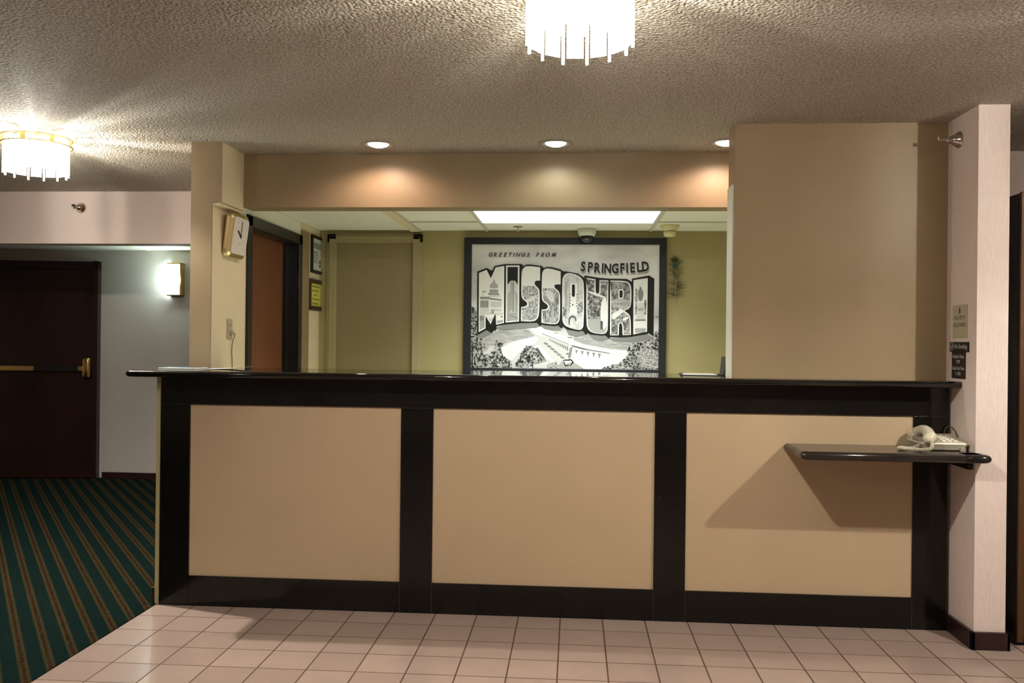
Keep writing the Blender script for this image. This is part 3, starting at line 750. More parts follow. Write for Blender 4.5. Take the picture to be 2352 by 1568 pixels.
# framed notices
def framed(name, yc, zc, w, h_, fw, fm, pm, label, lines, lm, tiltdeg=0):
    t = thing(name, (FX, yc, zc - h_ / 2), label, 'framed notice')
    M = left_M(yc, zc) @ Matrix.Rotation(math.radians(tiltdeg), 4, 'Z')
    b = MB()
    b.box(-w / 2, -w / 2 + fw, -h_ / 2, h_ / 2, 0, 0.02, fm, M, bev=0.002); b.box(w / 2 - fw, w / 2, -h_ / 2, h_ / 2, 0, 0.02, fm, M, bev=0.002)
    b.box(-w / 2 + fw, w / 2 - fw, -h_ / 2, -h_ / 2 + fw, 0, 0.02, fm, M, bev=0.002); b.box(-w / 2 + fw, w / 2 - fw, h_ / 2 - fw, h_ / 2, 0, 0.02, fm, M, bev=0.002)
    b.build('frame', t)
    b = MB(); b.box(-w / 2 + fw, w / 2 - fw, -h_ / 2 + fw, h_ / 2 - fw, 0, 0.008, pm, M); lines(b, M, w - 2 * fw, h_ - 2 * fw); b.build('sheet', t)
def doc_lines(b, M, w, h_):
    b.box(-w / 2 + .02, w / 2 - .02, h_ / 2 - .075, h_ / 2 - .03, 0.0082, 0.0088, 'paper_grey', M)
    b.box(-w / 2 + .012, w * 0.10, -h_ / 2 + .05, h_ / 2 - .095, 0.0082, 0.0086, 'paper_grey', M)
    for i in range(7): b.box(-w / 2 + .03, -w / 2 + .03 + w * (0.5 + 0.3 * ((i * 37) % 5) / 5), h_ / 2 - .11 - i * .018, h_ / 2 - .118 - i * .018, 0.0087, 0.0090, 'ink_pale', M)
    b.box(w * 0.22, w * 0.34, -h_ / 2 + .03, -h_ / 2 + .09, 0.0082, 0.0088, 'near_black', M)
def yellow_lines(b, M, w, h_):
    # the writing on the notice is too small to read: five short lines of marks
    for k, (z, ww) in enumerate(((0.064, .80), (0.032, .62), (0.0, .30), (-0.032, .84), (-0.064, .58))):
        n_ = int(ww * 12); x = -w * ww / 2
        for i in range(n_):
            dx_ = w * ww / n_; b.box(x, x + dx_ * (0.55 + 0.25 * ((i * 7 + k) % 3) / 2), z - 0.005, z + 0.005 - 0.003 * ((i + k) % 3 == 0), 0.0082, 0.0088, 'sign_ink', M); x += dx_
framed('framed_document', 2.315, 1.985, 0.30, 0.285, 0.022, 'near_black', 'paper_white', 'black-framed grey document hanging above the yellow notice', doc_lines, 'near_black')
framed('framed_notice', 2.285, 1.678, 0.34, 0.235, 0.032, 'dark_frame_wood', 'yellow_paper', 'yellow notice in a dark wooden frame below the framed document', yellow_lines, 'sign_ink')

# ------------------------------------------------------------------ peacock feather on the back wall
t = thing('peacock_feather', (0.74, 2.40, 1.62), 'peacock feather with green eye pinned to the olive wall right of the mural', 'feather')
b = MB(); quill = catmull([(0.753, 2.402, 1.625), (0.752, 2.398, 1.72), (0.757, 2.396, 1.84), (0.745, 2.396, 1.93)], 10); b.tube(quill, 0, 'feather_quill', 6, rr=[0.0030 - 0.0018 * i / (len(quill) - 1) for i in range(len(quill))]); b.build('quill', t)
b = MB(); rnd = random.Random(3)
for i in range(150):
    f_ = rnd.random(); p0 = quill[int((0.25 + 0.75 * f_) * (len(quill) - 1))]; s_ = rnd.choice((-1, 1)); ln = 0.035 + 0.05 * rnd.random() * (1.1 - f_ * 0.5)
    up = 0.3 + 0.8 * rnd.random() if f_ > 0.5 else -0.3 + 0.8 * rnd.random()
    p2 = p0 + Vector((s_ * ln, 0.004, ln * up)); p1 = p0 + Vector((s_ * ln * 0.4, -0.003, ln * up * 0.7)); b.tube([p0, p1, p2], 0, 'feather_green', 3, rr=[0.0011, 0.0008, 0.0003])
for i in range(36):
    a_ = -0.9 + 1.8 * i / 35; p0 = Vector((0.744, 2.394, 1.935)); ln = 0.055 + 0.012 * sin(i * 2.1)
    b.tube([p0, p0 + Vector((sin(a_) * ln * 0.75, 0, cos(a_) * ln))], 0, 'feather_green', 3, rr=[0.0022, 0.0008])
b.build('barbs', t)
b = MB()
def disc(b, cx_, cz_, rx, rz, y, m_, th=0.0015, n=20):
    poly = [(rx * cos(2 * PI * i / n), rz * sin(2 * PI * i / n)) for i in range(n)]
    b.prism(poly, 0, th, m_, frameM((cx_, y, cz_), (1, 0, 0), (0, 0, 1)))
disc(b, 0.744, 1.925, 0.014, 0.021, 2.393, 'feather_eye'); disc(b, 0.743, 1.927, 0.006, 0.008, 2.391, 'feather_eye_dark'); b.build('eye', t)

# ------------------------------------------------------------------ things on the countertop
CT = 1.177
t = MB(); M = Matrix.Translation((-2.16, 0.20, CT)) @ Matrix.Rotation(math.radians(3), 4, 'Z')
t.box(-0.005, 0.205, -0.04, 0.10, 0.0, 0.005, 'paper_white', M, bev=0.001); t.box(0.0, 0.20, -0.03, 0.10, 0.005, 0.0065, 'paper_blue', M)
t.build('brochure_stack', label='glossy blue-topped brochures lying at the left end of the countertop', cat='brochure')
b = MB(); vs = []; fs = []; nx = 12
for i in range(nx + 1):
    u = i / nx; z = CT + 0.001 + 0.011 * u * u + 0.0 * u
    for v_ in (0.0, 1.0): vs.append((-1.925 + 0.20 * u, 0.20 + 0.12 * v_ + 0.02 * u, z)); vs.append((-1.925 + 0.20 * u, 0.20 + 0.12 * v_ + 0.02 * u, z + 0.0012))
for i in range(nx):
    a0 = i * 4; a1 = a0 + 4
    fs += [(a0, a0 + 2, a1 + 2, a1), (a0 + 1, a1 + 1, a1 + 3, a0 + 3), (a0, a1, a1 + 1, a0 + 1), (a0 + 2, a0 + 3, a1 + 3, a1 + 2)]
fs += [(0, 1, 3, 2), (nx * 4, nx * 4 + 2, nx * 4 + 3, nx * 4 + 1)]
b.add(vs, fs, 'paper_white'); b.build('leaflet', label='curled leaflet beside the brochures in front of the cream wall', cat='leaflet')
t = thing('clipboard', (0.63, 0.30, CT), 'flat clipboard with papers on the countertop left of the tan pier', 'clipboard')
M = Matrix.Translation((0.535, 0.20, CT)) @ Matrix.Rotation(math.radians(-4), 4, 'Z')
b = MB(); b.box(0, 0.19, 0, 0.26, 0, 0.003, 'near_black', M, bev=0.001); b.build('board', t)
b = MB(); b.box(0.012, 0.18, 0.01, 0.24, 0.003, 0.006, 'paper_white', M); b.build('papers', t)
b = MB(); b.box(0.0, 0.02, 0.09, 0.17, 0.003, 0.012, 'chrome', M, bev=0.003); b.build('clip', t)
# leaning black holder by the pier
t = thing('card_holder', (0.775, 0.33, CT), 'slim black stand leaning beside the tan pier on the countertop', 'holder')
M = Matrix.Translation((0.772, 0.32, CT)) @ Matrix.Rotation(math.radians(6), 4, 'Y')
b = MB(); b.box(-0.011, 0.009, -0.05, 0.09, 0.0, 0.096, 'near_black', M, bev=0.002); b.build('back_plate', t)
b = MB(); b.box(0.752, 0.798, 0.27, 0.41, CT, CT + 0.006, 'near_black', bev=0.002); b.build('foot', t)

# ------------------------------------------------------------------ open wooden door/cabinet at the right edge
t = thing('tall_cabinet', (2.3, 0.1, 0), 'tall brown wooden cabinet with black side at the right edge of the picture', 'cabinet')
b = MB(); b.box(1.990, 2.55, -0.165, 0.60, 0.0, 2.030, 'near_black'); b.build('carcass', t)
b = MB(); b.box(1.992, 2.02, -0.185, -0.165, 0.015, 2.035, 'brown_cabinet', bev=0.002); b.box(2.52, 2.55, -0.185, -0.165, 0.015, 2.035, 'brown_cabinet', bev=0.002); b.box(2.02, 2.52, -0.185, -0.165, 1.98, 2.035, 'brown_cabinet', bev=0.002); b.build('face_frame', t)
b = MB(); b.box(2.022, 2.518, -0.183, -0.166, 0.02, 1.978, 'brown_cabinet', bev=0.003); b.build('door', t)
b = MB(); b.box(1.945, 1.989, 0.25, 0.50, 0.89, 1.112, 'brown_cabinet'); b.box(1.943, 1.989, 0.248, 0.50, 1.112, 1.120, 'brass'); b.build('side_box', t, label='small brown box with brass lip fixed to the black side')

# ------------------------------------------------------------------ mural
MY = 2.385
def mp(px, py):   # mural sheet coordinates -> wall position
    return (-0.788 + (px - 1084) * 0.0032880 + (py - 561) * 0.00002, 2.0795 - (py - 561.0 - (px - 1084) * 0.0023) * 0.00333)
def z6(pts): return [(1080 + x / 6.2727, 550 + y / 6.272) for x, y in pts]
def z7(pts): return [(1290 + x / 6.2708, 550 + y / 6.272) for x, y in pts]
def z1(pts): return [(1050 + x / 4.356, 520 + y / 4.3556) for x, y in pts]
def z8(pts): return [(1070 + x / 5.004, 740 + y / 5.004) for x, y in pts]
mu = thing('mural', (-0.08, 2.41, 1.05), 'large black-framed black and white Greetings from Springfield Missouri picture', 'framed picture')
# frame
fx0, fz0 = -0.846, 1.060; fx1, fz1 = 0.682, 2.131; ix0, ix1, iz0, iz1 = -0.788, 0.629, 1.118, 2.0795
b = MB()
b.box(fx0, ix0, 2.372, 2.41, fz0, fz1, 'black_frame', bev=0.004); b.box(ix1, fx1, 2.372, 2.41, fz0, fz1, 'black_frame', bev=0.004)
b.box(ix0, ix1, 2.372, 2.41, iz1, fz1, 'black_frame', bev=0.004); b.box(ix0, ix1, 2.372, 2.41, fz0, 1.140, 'black_frame', bev=0.004)
b.build('frame', mu)
pic = MB(); pic.flat = True
pic.box(ix0 - .004, ix1 + .004, MY + 0.001, 2.405, 1.10, iz1 + .004, 'ink_sky')
LAY = [0]
def P(pts, m_, lay=None):
    """flat inked shape; each later shape lies a hair in front of the earlier ones"""
    LAY[0] += 1
    y = MY - 0.00003 * LAY[0]
    q_ = [mp(*p_) for p_ in pts]
    q_ = [(min(max(x, ix0 - .002), ix1 + .002), min(max(z, 1.12), iz1 + .002)) for x, z in q_]
    tri = tessellate_polygon([[Vector((x, z, 0)) for x, z in q_]])
    vs = [(x, y, z) for x, z in q_]; fs = []
    for a_, b_, c_ in tri:
        n_ = (Vector(vs[b_]) - Vector(vs[a_])).cross(Vector(vs[c_]) - Vector(vs[a_]))
        if n_.length < 1e-9: continue
        fs.append((a_, b_, c_) if n_.y < 0 else (a_, c_, b_))
    if fs: pic.add(vs, fs, m_)
def area(p_): return sum(p_[i][0] * p_[(i + 1) % len(p_)][1] - p_[(i + 1) % len(p_)][0] * p_[i][1] for i in range(len(p_))) / 2
def inset(p_, d_):
    n_ = len(p_); s_ = 1 if area(p_) > 0 else -1; out = []
    for i in range(n_):
        a_ = Vector(p_[i - 1]); b_ = Vector(p_[i]); c_ = Vector(p_[(i + 1) % n_])
        e1 = (b_ - a_).normalized(); e2 = (c_ - b_).normalized()
        n1 = Vector((-e1.y, e1.x)) * s_; n2 = Vector((-e2.y, e2.x)) * s_
        m_ = n1 + n2
        k = d_ / max(0.45, (1 + n1.dot(n2))) ; out.append((b_.x + m_.x * k, b_.y + m_.y * k))
    return out
def smooth(p_, it=1):
    for _ in range(it):
        o_ = []
        for i in range(len(p_)):
            a_ = p_[i]; b_ = p_[(i + 1) % len(p_)]
            o_ += [(a_[0] * .75 + b_[0] * .25, a_[1] * .75 + b_[1] * .25), (a_[0] * .25 + b_[0] * .75, a_[1] * .25 + b_[1] * .75)]
        p_ = o_
    return p_
def clipy(p_, y, below=True):
    """keep the part of the outline below (greater y) or above a height"""
    out = []; n_ = len(p_)
    ins = lambda q_: (q_[1] >= y) if below else (q_[1] <= y)
    for i in range(n_):
        a_ = p_[i]; b_ = p_[(i + 1) % n_]
        if ins(a_): out.append(a_)
        if ins(a_) != ins(b_):
            t_ = (y - a_[1]) / (b_[1] - a_[1]); out.append((a_[0] + (b_[0] - a_[0]) * t_, y))
    return out
def jag(pts, amp, step, seed=1):
    r_ = random.Random(seed); out = []; n_ = len(pts)
    for i in range(n_):
        a_ = Vector(pts[i]); b_ = Vector(pts[(i + 1) % n_]); k = max(1, int((b_ - a_).length / step))
        for j in range(k):
            q_ = a_.lerp(b_, j / k); out.append((q_.x + r_.uniform(-amp, amp), q_.y + r_.uniform(-amp, amp)))
    return out
def R4(x0, y0, x1, y1): return [(x0, y0), (x1, y0), (x1, y1), (x0, y1)]
# landscape below the word
P(z1([(140, 930), (230, 1040), (500, 960), (700, 950), (900, 1010), (1300, 1080), (1700, 1110), (2025, 1010), (2025, 1430), (140, 1430)]), 'ink_pale')
P(z1([(230, 1120), (420, 1030), (700, 1010), (790, 1090), (520, 1150), (430, 1190), (240, 1195)]), 'ink_hill')
P(z1([(1180, 1010), (1500, 1080), (1760, 1120), (1980, 1090), (1860, 1180), (1740, 1225), (1500, 1200), (1180, 1150)]), 'ink_hill')
P(z1([(430, 1220), (560, 1150), (800, 1090), (850, 1130), (640, 1240), (560, 1330), (470, 1300)]), 'ink_white')
P(z1([(140, 1190), (330, 1195), (300, 1240), (140, 1260)]), 'ink_light')
P(z1([(720, 1005), (850, 1000), (1000, 1050), (1180, 1130), (1320, 1180), (1560, 1220), (1770, 1225), (1770, 1262), (1540, 1255), (1300, 1222), (1150, 1180), (960, 1110), (800, 1070)]), 'ink_white')
P(z1([(1160, 1175), (1320, 1215), (1540, 1250), (1540, 1256), (1300, 1226), (1155, 1185)]), 'ink_dark')
P(z1([(860, 1060), (1150, 1172), (1150, 1180), (860, 1068)]), 'ink_mid')
P(z1([(1150, 1200), (1560, 1260), (1700, 1262), (1660, 1360), (1500, 1415), (1290, 1415), (1180, 1340)]), 'ink_white')
P(z1([(840, 1080), (960, 1110), (1140, 1190), (1100, 1350), (980, 1380), (860, 1180), (800, 1160)]), 'ink_pale')
for i in range(6): P(smooth(z1([(870 + i * 33, 1150 + i * 27), (905 + i * 33, 1150 + i * 27), (930 + i * 33, 1172 + i * 27), (890 + i * 33, 1176 + i * 27)])), 'ink_mid')
for i in range(11): P(z1(R4(930 + i * 18, 1118 + i * 7, 942 + i * 18, 1130 + i * 10)), 'ink_mid')
for i in range(5): P(z1([(1192 + i * 57, 1222 + i * 8), (1222 + i * 57, 1226 + i * 8), (1204 + i * 57, 1262 + i * 12)]), 'ink_mid')
P(z1([(1120, 1215), (1170, 1190), (1145, 1300), (1125, 1310)]), 'ink_mid')
P(z1([(1138, 1100), (1148, 1100), (1132, 1250), (1122, 1250)]), 'ink_white')
P(z1([(1115, 1096), (1160, 1096), (1160, 1106), (1115, 1106)]), 'ink_mid'); P(z1(R4(985, 1052, 1018, 1060)), 'ink_mid')
P(smooth(z1([(1098, 1255), (1125, 1255), (1112, 1275)])), 'ink_dark')
P(z1([(780, 1190), (840, 1175), (1010, 1370), (990, 1385)]), 'ink_white')
P(z1([(815, 1200), (905, 1335), (780, 1370), (700, 1390), (740, 1260)]), 'ink_dark')
P(z1([(1180, 1345), (1290, 1415), (1080, 1420), (1010, 1410), (1060, 1330)]), 'ink_light')
P(jag(z1([(1072, 1322), (1150, 1315), (1178, 1345), (1150, 1380), (1090, 1382)]), 0.9, 3, 3), 'ink_black')
P(jag(z1([(1082, 1334), (1145, 1327), (1164, 1345), (1140, 1370), (1096, 1370)]), 0.7, 3, 4), 'ink_white')
P(z1([(1106, 1362), (1128, 1356), (1152, 1346), (1154, 1352), (1130, 1362), (1108, 1368)]), 'ink_black')
# trees and bushes
def bush(pts, m_='ink_foliage', amp=1.6, seed=1): P(jag(z1(pts), amp, 2.4, seed), m_)
bush([(140, 790), (180, 820), (200, 870), (205, 1090), (260, 1130), (290, 1200), (260, 1260), (320, 1280), (300, 1400), (140, 1420)], seed=2)
bush([(400, 1130), (440, 1140), (470, 1170), (440, 1210), (470, 1290), (550, 1340), (560, 1415), (310, 1415), (300, 1330), (340, 1260), (380, 1210)], seed=3)
bush([(700, 1190), (760, 1180), (800, 1230), (850, 1290), (905, 1335), (740, 1385), (680, 1410), (600, 1400), (580, 1370), (640, 1300), (660, 1230)], seed=4)
bush([(940, 1350), (1000, 1340), (1040, 1380), (1040, 1418), (905, 1418), (915, 1380)], 'ink_trees_pale', seed=5)
bush([(2025, 1030), (1985, 1040), (1960, 1100), (1880, 1120), (1760, 1150), (1710, 1200), (1720, 1250), (1690, 1290), (1640, 1350), (1540, 1370), (1440, 1418), (2025, 1418)], seed=6, amp=2.0)
bush([(1830, 1220), (1960, 1200), (2025, 1240), (2025, 1400), (1880, 1400), (1800, 1330)], 'ink_trees_pale', seed=8)
P(z1([(152, 1150), (160, 1150), (162, 1418), (150, 1418)]), 'ink_black'); P(z1(R4(764, 1330, 772, 1420)), 'ink_black')
# extruded black silhouette of the word, grey shadow blocks under it
P(z6([(105, 1375), (240, 1300), (325, 1350), (165, 1425)]), 'ink_mid'); P(z6([(380, 1260), (520, 1215), (740, 1195), (975, 1190), (1020, 1240), (960, 1262), (790, 1270), (430, 1300)]), 'ink_mid')
P(z6([(1030, 1230), (1280, 1225), (1330, 1300), (1200, 1300), (1080, 1275)]), 'ink_mid')
P(z7([(80, 1290), (320, 1300), (360, 1355), (230, 1385), (120, 1360)]), 'ink_mid'); P(z7([(390, 1345), (640, 1360), (700, 1410), (600, 1440), (480, 1420)]), 'ink_mid'); P(z7([(700, 1405), (1000, 1385), (1250, 1340), (1330, 1385), (1250, 1430), (1000, 1450), (760, 1445)]), 'ink_mid')
sil = z6([(103, 460), (238, 408), (322, 448), (355, 380), (500, 352), (745, 350), (785, 378), (815, 358), (870, 355), (1040, 378), (1075, 408), (1110, 390), (1180, 392), (1310, 425)]) + \
      z7([(30, 452), (90, 455), (250, 485), (338, 545), (338, 512), (560, 545), (700, 555), (950, 558), (1018, 600), (1018, 555), (1265, 508), (1338, 555), (1330, 1372), (1258, 1325), (1240, 1338), (1010, 1378), (860, 1390), (715, 1382), (700, 1408), (640, 1362), (600, 1368), (430, 1352), (388, 1330), (366, 1358), (320, 1300), (260, 1312), (90, 1282), (35, 1240), (18, 1275)]) + \
      z6([(1282, 1228), (1220, 1237), (1040, 1217), (1022, 1242), (975, 1192), (740, 1197), (520, 1217), (395, 1240), (385, 1262), (396, 1282), (372, 1300), (378, 1315), (350, 1305), (318, 1345), (240, 1300), (105, 1377)])
P(sil, 'ink_black')
LET = {}
LET['M'] = z6([(128, 480), (240, 435), (303, 555), (372, 400), (497, 378), (497, 1195), (382, 1222), (374, 1052), (303, 1215), (230, 1100), (228, 1275), (128, 1330)])
LET['I'] = z6([(523, 372), (718, 370), (715, 1172), (520, 1190)])
LET['S'] = smooth(z6([(1018, 396), (1016, 396), (860, 378), (800, 385), (758, 430), (747, 500), (745, 790), (762, 850), (820, 890), (836, 920), (812, 955), (747, 965), (745, 966), (742, 1166), (744, 1168), (930, 1172), (985, 1130), (1008, 1060), (1014, 760), (1000, 700), (948, 655), (935, 615), (958, 588), (1016, 587), (1018, 586)]))
LET['S2'] = smooth(z6([(1315, 456), (1313, 455), (1160, 412), (1095, 415), (1055, 450), (1043, 520), (1042, 840), (1065, 890), (1120, 925), (1138, 960), (1112, 995), (1044, 1000), (1041, 1002), (1040, 1188), (1043, 1190), (1225, 1212), (1285, 1190), (1308, 1120), (1310, 800), (1290, 735), (1232, 695), (1222, 655), (1252, 638), (1313, 640), (1315, 639)]))
LET['O'] = smooth(z7([(20, 620), (30, 530), (75, 482), (130, 475), (240, 505), (310, 560), (335, 640), (335, 1210), (308, 1278), (260, 1290), (100, 1250), (42, 1205), (22, 1130)]))
LET['U'] = smooth(z7([(368, 546), (370, 546), (498, 563), (500, 565), (500, 735), (515, 770), (545, 768), (555, 735), (555, 577), (557, 576), (680, 580), (682, 582), (682, 1260), (660, 1325), (610, 1345), (470, 1330), (400, 1290), (368, 1200)]))
LET['R'] = smooth(z7([(710, 582), (712, 582), (930, 585), (990, 620), (1015, 690), (1012, 920), (985, 980), (905, 1010), (975, 1050), (1005, 1110), (1010, 1348), (1008, 1350), (892, 1358), (890, 1356), (885, 1210), (860, 1180), (840, 1205), (835, 1358), (833, 1360), (712, 1360), (710, 1358)]))
LET['I2'] = z7([(1042, 575), (1245, 545), (1238, 1305), (1042, 1345)])
inn = {}
for k, p_ in LET.items(): P(p_, 'ink_white'); inn[k] = inset(p_, 2.8)
# pictures inside the letters
i_ = inn['M']; P(z6([(142, 1085), (214, 1085), (214, 1262), (142, 1300)]), 'ink_light'); P(z6([(142, 1100), (190, 1105), (205, 1150), (142, 1170)]), 'ink_mid'); P(z6([(392, 1165), (480, 1150), (480, 1182), (392, 1202)]), 'ink_light'); P(z6([(270, 1130), (340, 1130), (303, 1188)]), 'ink_pale'); P(z6([(142, 1045), (480, 1045), (480, 1075), (142, 1080)]), 'ink_pale'); P(smooth(z6(R4(452, 1095, 472, 1115))), 'ink_dark')
P(z6([(150, 850), (280, 850), (280, 1040), (150, 1045)]), 'ink_pale'); P(z6([(285, 860), (470, 880), (470, 1050), (285, 1050)]), 'ink_white')
for i in range(6): P(z6(R4(152 + i * 20, 878, 163 + i * 20, 975)), 'ink_dark')
for i in range(9): P(z6(R4(305 + i * 18, 890, 312 + i * 18, 975)), 'ink_mid')
for i in range(9): P(z6(R4(305 + i * 18, 995, 312 + i * 18, 1030)), 'ink_mid')
P(z6(R4(145, 822, 285, 852)), 'ink_mid'); P(z6([(285, 835), (460, 858), (460, 880), (285, 862)]), 'ink_mid')
P(smooth(z6([(280, 700), (290, 650), (330, 612), (365, 612), (400, 650), (415, 700)])), 'ink_light'); P(z6(R4(272, 700, 422, 722)), 'ink_white')
P(z6(R4(282, 722, 412, 770)), 'ink_pale')
for i in range(6): P(z6(R4(288 + i * 21, 715, 298 + i * 21, 762)), 'ink_dark')
P(z6(R4(262, 770, 425, 790)), 'ink_mid'); P(z6([(338, 612), (344, 568), (352, 568), (358, 612)]), 'ink_mid'); P(z6(R4(275, 790, 435, 822)), 'ink_pale')
P(jag(z6([(300, 1000), (350, 1000), (345, 1060), (300, 1060)]), 1, 2, 2), 'ink_trees_pale'); P(z6(R4(182, 735, 187, 820)), 'ink_mid'); P(z6([(187, 740), (235, 735), (232, 760), (187, 760)]), 'ink_light')
i_ = inset(LET['I'], 3.6); P(i_, 'ink_black'); P(z6([(545, 1160), (545, 650), (590, 590), (655, 590), (698, 655), (696, 1155)]), 'ink_pale')
P(z6([(545, 790), (590, 735), (590, 1040), (545, 1040)]), 'ink_light'); P(z6([(655, 735), (697, 780), (697, 1040), (655, 1040)]), 'ink_light'); P(z6(R4(592, 600, 605, 1020)), 'ink_mid'); P(z6(R4(618, 600, 640, 1035)), 'ink_mid'); P(z6(R4(545, 1045, 697, 1158)), 'ink_light')
P(z6([(560, 1075), (697, 1120), (697, 1135), (600, 1100)]), 'ink_mid')
i_ = inn['S']; P(clipy(i_, 656, True), 'ink_trees_pale'); P(smooth(z6([(930, 810), (960, 780), (940, 860), (850, 900), (790, 860), (880, 840)])), 'ink_pale')
i_ = inn['S2']; P(clipy(i_, 661, True), 'ink_streaks'); P(smooth(z6([(1080, 720), (1200, 730), (1230, 880), (1170, 900), (1110, 800)])), 'ink_pale'); P(z6([(1195, 940), (1215, 940), (1225, 1180), (1175, 1180)]), 'ink_light')
i_ = inn['O']; P(clipy(i_, 628, True), 'ink_stone')
P(z7(R4(60, 600, 95, 1130)), 'ink_light'); P(z7(R4(120, 620, 250, 1060)), 'ink_white'); P(z7(R4(120, 620, 128, 1060)), 'ink_mid'); P(z7(R4(243, 620, 250, 1060)), 'ink_mid')
for i in range(5): P(z7(R4(128, 770 + i * 42, 142, 795 + i * 42)), 'ink_mid'); P(z7(R4(222, 770 + i * 42, 236, 795 + i * 42)), 'ink_mid')
P(jag(z7([(250, 920), (315, 860), (322, 1010), (290, 1060), (230, 1040)]), 1, 2, 5), 'ink_trees_pale'); P(jag(z7([(35, 960), (80, 1000), (75, 1070), (35, 1100)]), 1, 2, 6), 'ink_foliage')
P(smooth(z7([(115, 1220), (112, 1120), (150, 1085), (200, 1085), (228, 1120), (228, 1165), (212, 1165), (205, 1120), (175, 1105), (145, 1120), (132, 1150), (132, 1220)])), 'ink_dark')
P(smooth(z7([(148, 650), (160, 628), (200, 628), (215, 650), (215, 810), (200, 832), (160, 832), (148, 810)])), 'ink_white'); P(smooth(z7([(160, 655), (168, 640), (195, 640), (204, 655), (204, 800), (195, 815), (168, 815), (160, 800)])), 'ink_black')
P(smooth(z7([(160, 930), (174, 916), (188, 930), (174, 945)])), 'ink_black')
i_ = inn['U']; P(i_, 'ink_rock'); P(clipy(i_, 730, True), 'ink_light'); P(smooth(z7([(600, 830), (665, 822), (668, 1210), (620, 1300), (575, 1150), (570, 1000)])), 'ink_white'); P(z7([(388, 728), (500, 760), (600, 800), (660, 822), (600, 825), (480, 790), (388, 745)]), 'ink_white')
P(z7([(570, 1155), (608, 1160), (606, 1280), (572, 1278)]), 'ink_dark')
i_ = inn['R']; P(i_, 'ink_rock'); P(smooth(z7([(735, 1050), (830, 1010), (850, 970), (920, 1010), (860, 1060), (740, 1160)])), 'ink_white'); P(smooth(z7([(725, 850), (900, 845), (1000, 860), (995, 950), (900, 1000), (800, 960), (728, 930)])), 'ink_hill'); P(smooth(z7([(880, 1130), (960, 1090), (990, 1110), (900, 1160)])), 'ink_white')
P(smooth(z7([(826, 720), (834, 705), (885, 703), (902, 722), (902, 820), (885, 840), (834, 842), (826, 828)])), 'ink_white'); P(smooth(z7([(842, 732), (848, 722), (878, 720), (888, 735), (888, 815), (878, 826), (848, 828), (842, 818)])), 'ink_black')
i_ = inn['I2']; P(jag(z7([(1065, 690), (1095, 700), (1100, 800), (1095, 1060), (1068, 1060)]), 1, 2, 9), 'ink_trees_pale'); P(jag(z7([(1198, 860), (1222, 840), (1222, 1060), (1200, 1060)]), 1, 2, 10), 'ink_foliage')
P(smooth(z7([(1128, 700), (1130, 672), (1150, 668), (1156, 700), (1182, 740), (1180, 800), (1165, 870), (1120, 870), (1105, 800), (1105, 735)])), 'ink_mid'); P(z7([(1115, 900), (1185, 900), (1195, 1060), (1210, 1130), (1070, 1130), (1100, 1060)]), 'ink_pale'); P(z7(R4(1105, 968, 1182, 1012)), 'ink_light'); P(z7(R4(1065, 1135, 1218, 1150)), 'ink_mid'); P(z7(R4(1065, 1258, 1218, 1315)), 'ink_light')
P(z1([(1985, 885), (2022, 885), (2022, 893), (1985, 893)]), 'ink_mid')
pic_ = pic.build('picture', mu)
b = MB()
def letters(word, pts, size, m_, off, sx, dz=0, dx_=0, shear=0.0, rots=None, y=MY - 0.006):
    for i, (ch, (px, py)) in enumerate(zip(word, pts)):
        x, z = mp(px + dx_, py + dz); M = frameM((x, y, z), (1, 0, 0), (0, 0, 1)) @ Matrix.Rotation(rots[i] if rots else 0, 4, 'Z')
        b.text(ch, size, m_, M, 0.0002, off, sx, shear)
w = 'SPRINGFIELD'; n_ = len(w)
ctr = z7([(320, 392), (420, 400), (518, 410), (600, 415), (672, 420), (780, 420), (880, 415), (950, 412), (1025, 408), (1120, 400), (1208, 390)])
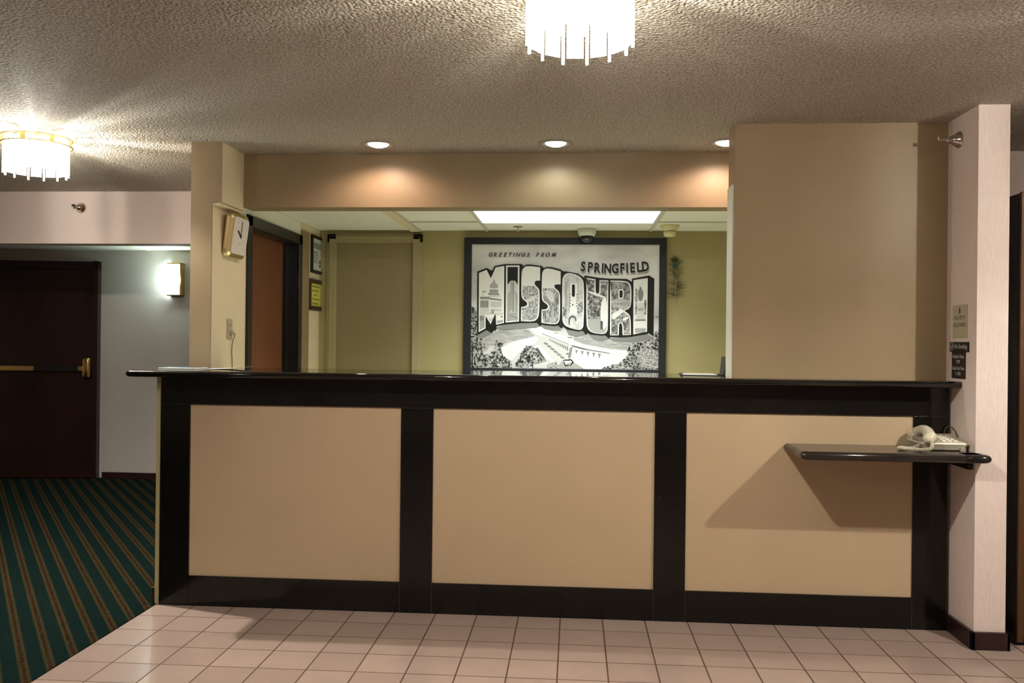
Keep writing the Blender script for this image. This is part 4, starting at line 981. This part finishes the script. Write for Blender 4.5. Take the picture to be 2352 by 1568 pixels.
rt = [-0.06, -0.06, -0.06, -0.05, -0.03, -0.01, 0.02, 0.04, 0.06, 0.08, 0.09]
letters(w, ctr, 0.100, 'ink_white', 0.0065, 0.74, rots=rt, y=MY - 0.0055); letters(w, ctr, 0.100, 'ink_mid', 0.0040, 0.74, dz=3.4, dx_=1.4, rots=rt, y=MY - 0.0050); letters(w, ctr, 0.100, 'ink_black', 0.0040, 0.74, rots=rt, y=MY - 0.0060)
w = 'GREETINGSFROM'
xs_ = [290, 358, 432, 502, 572, 630, 690, 765, 838, 972, 1045, 1118, 1208]
letters(w, z6([(x, 222) for x in xs_]), 0.041, 'ink_dark', 0.0016, 1.0, shear=0.35)
b.build('lettering', pic_)

# ------------------------------------------------------------------ world, camera
w = bpy.data.worlds.new('World'); S.world = w; w.use_nodes = True
w.node_tree.nodes['Background'].inputs[0].default_value = (0.9, 0.85, 0.8, 1); w.node_tree.nodes['Background'].inputs[1].default_value = 0.02
f, yaw, pitch, roll, Dc, hc = 2015.36, -0.0712, 0.0012, 0.0109, 4.2686, 1.3339
def ray(u, v_):
    c_, s_ = cos(-roll), sin(-roll); u, v_ = u * c_ - v_ * s_, u * s_ + v_ * c_
    x, y, z = u, 1.0, -v_
    c_, s_ = cos(-pitch), sin(-pitch); y, z = y * c_ + z * s_, -y * s_ + z * c_
    c_, s_ = cos(-yaw), sin(-yaw); x, y = x * c_ - y * s_, x * s_ + y * c_
    return Vector((x, y, z))
F = ray(0, 0); R_ = ray(1, 0) - F; U_ = F - ray(0, 1)
cd = bpy.data.cameras.new('Camera'); cd.sensor_width = 36; cd.lens = f / 2352 * 36; cd.clip_start = 0.05
cam = bpy.data.objects.new('Camera', cd); COL.objects.link(cam)
M = Matrix((R_.normalized(), U_.normalized(), (-F).normalized())).transposed().to_4x4(); M.translation = (0, -Dc, hc); cam.matrix_world = M
S.camera = cam
S.view_settings.view_transform = 'Standard'; S.view_settings.look = 'None'; S.view_settings.gamma = 1; S.view_settings.exposure = 0.5
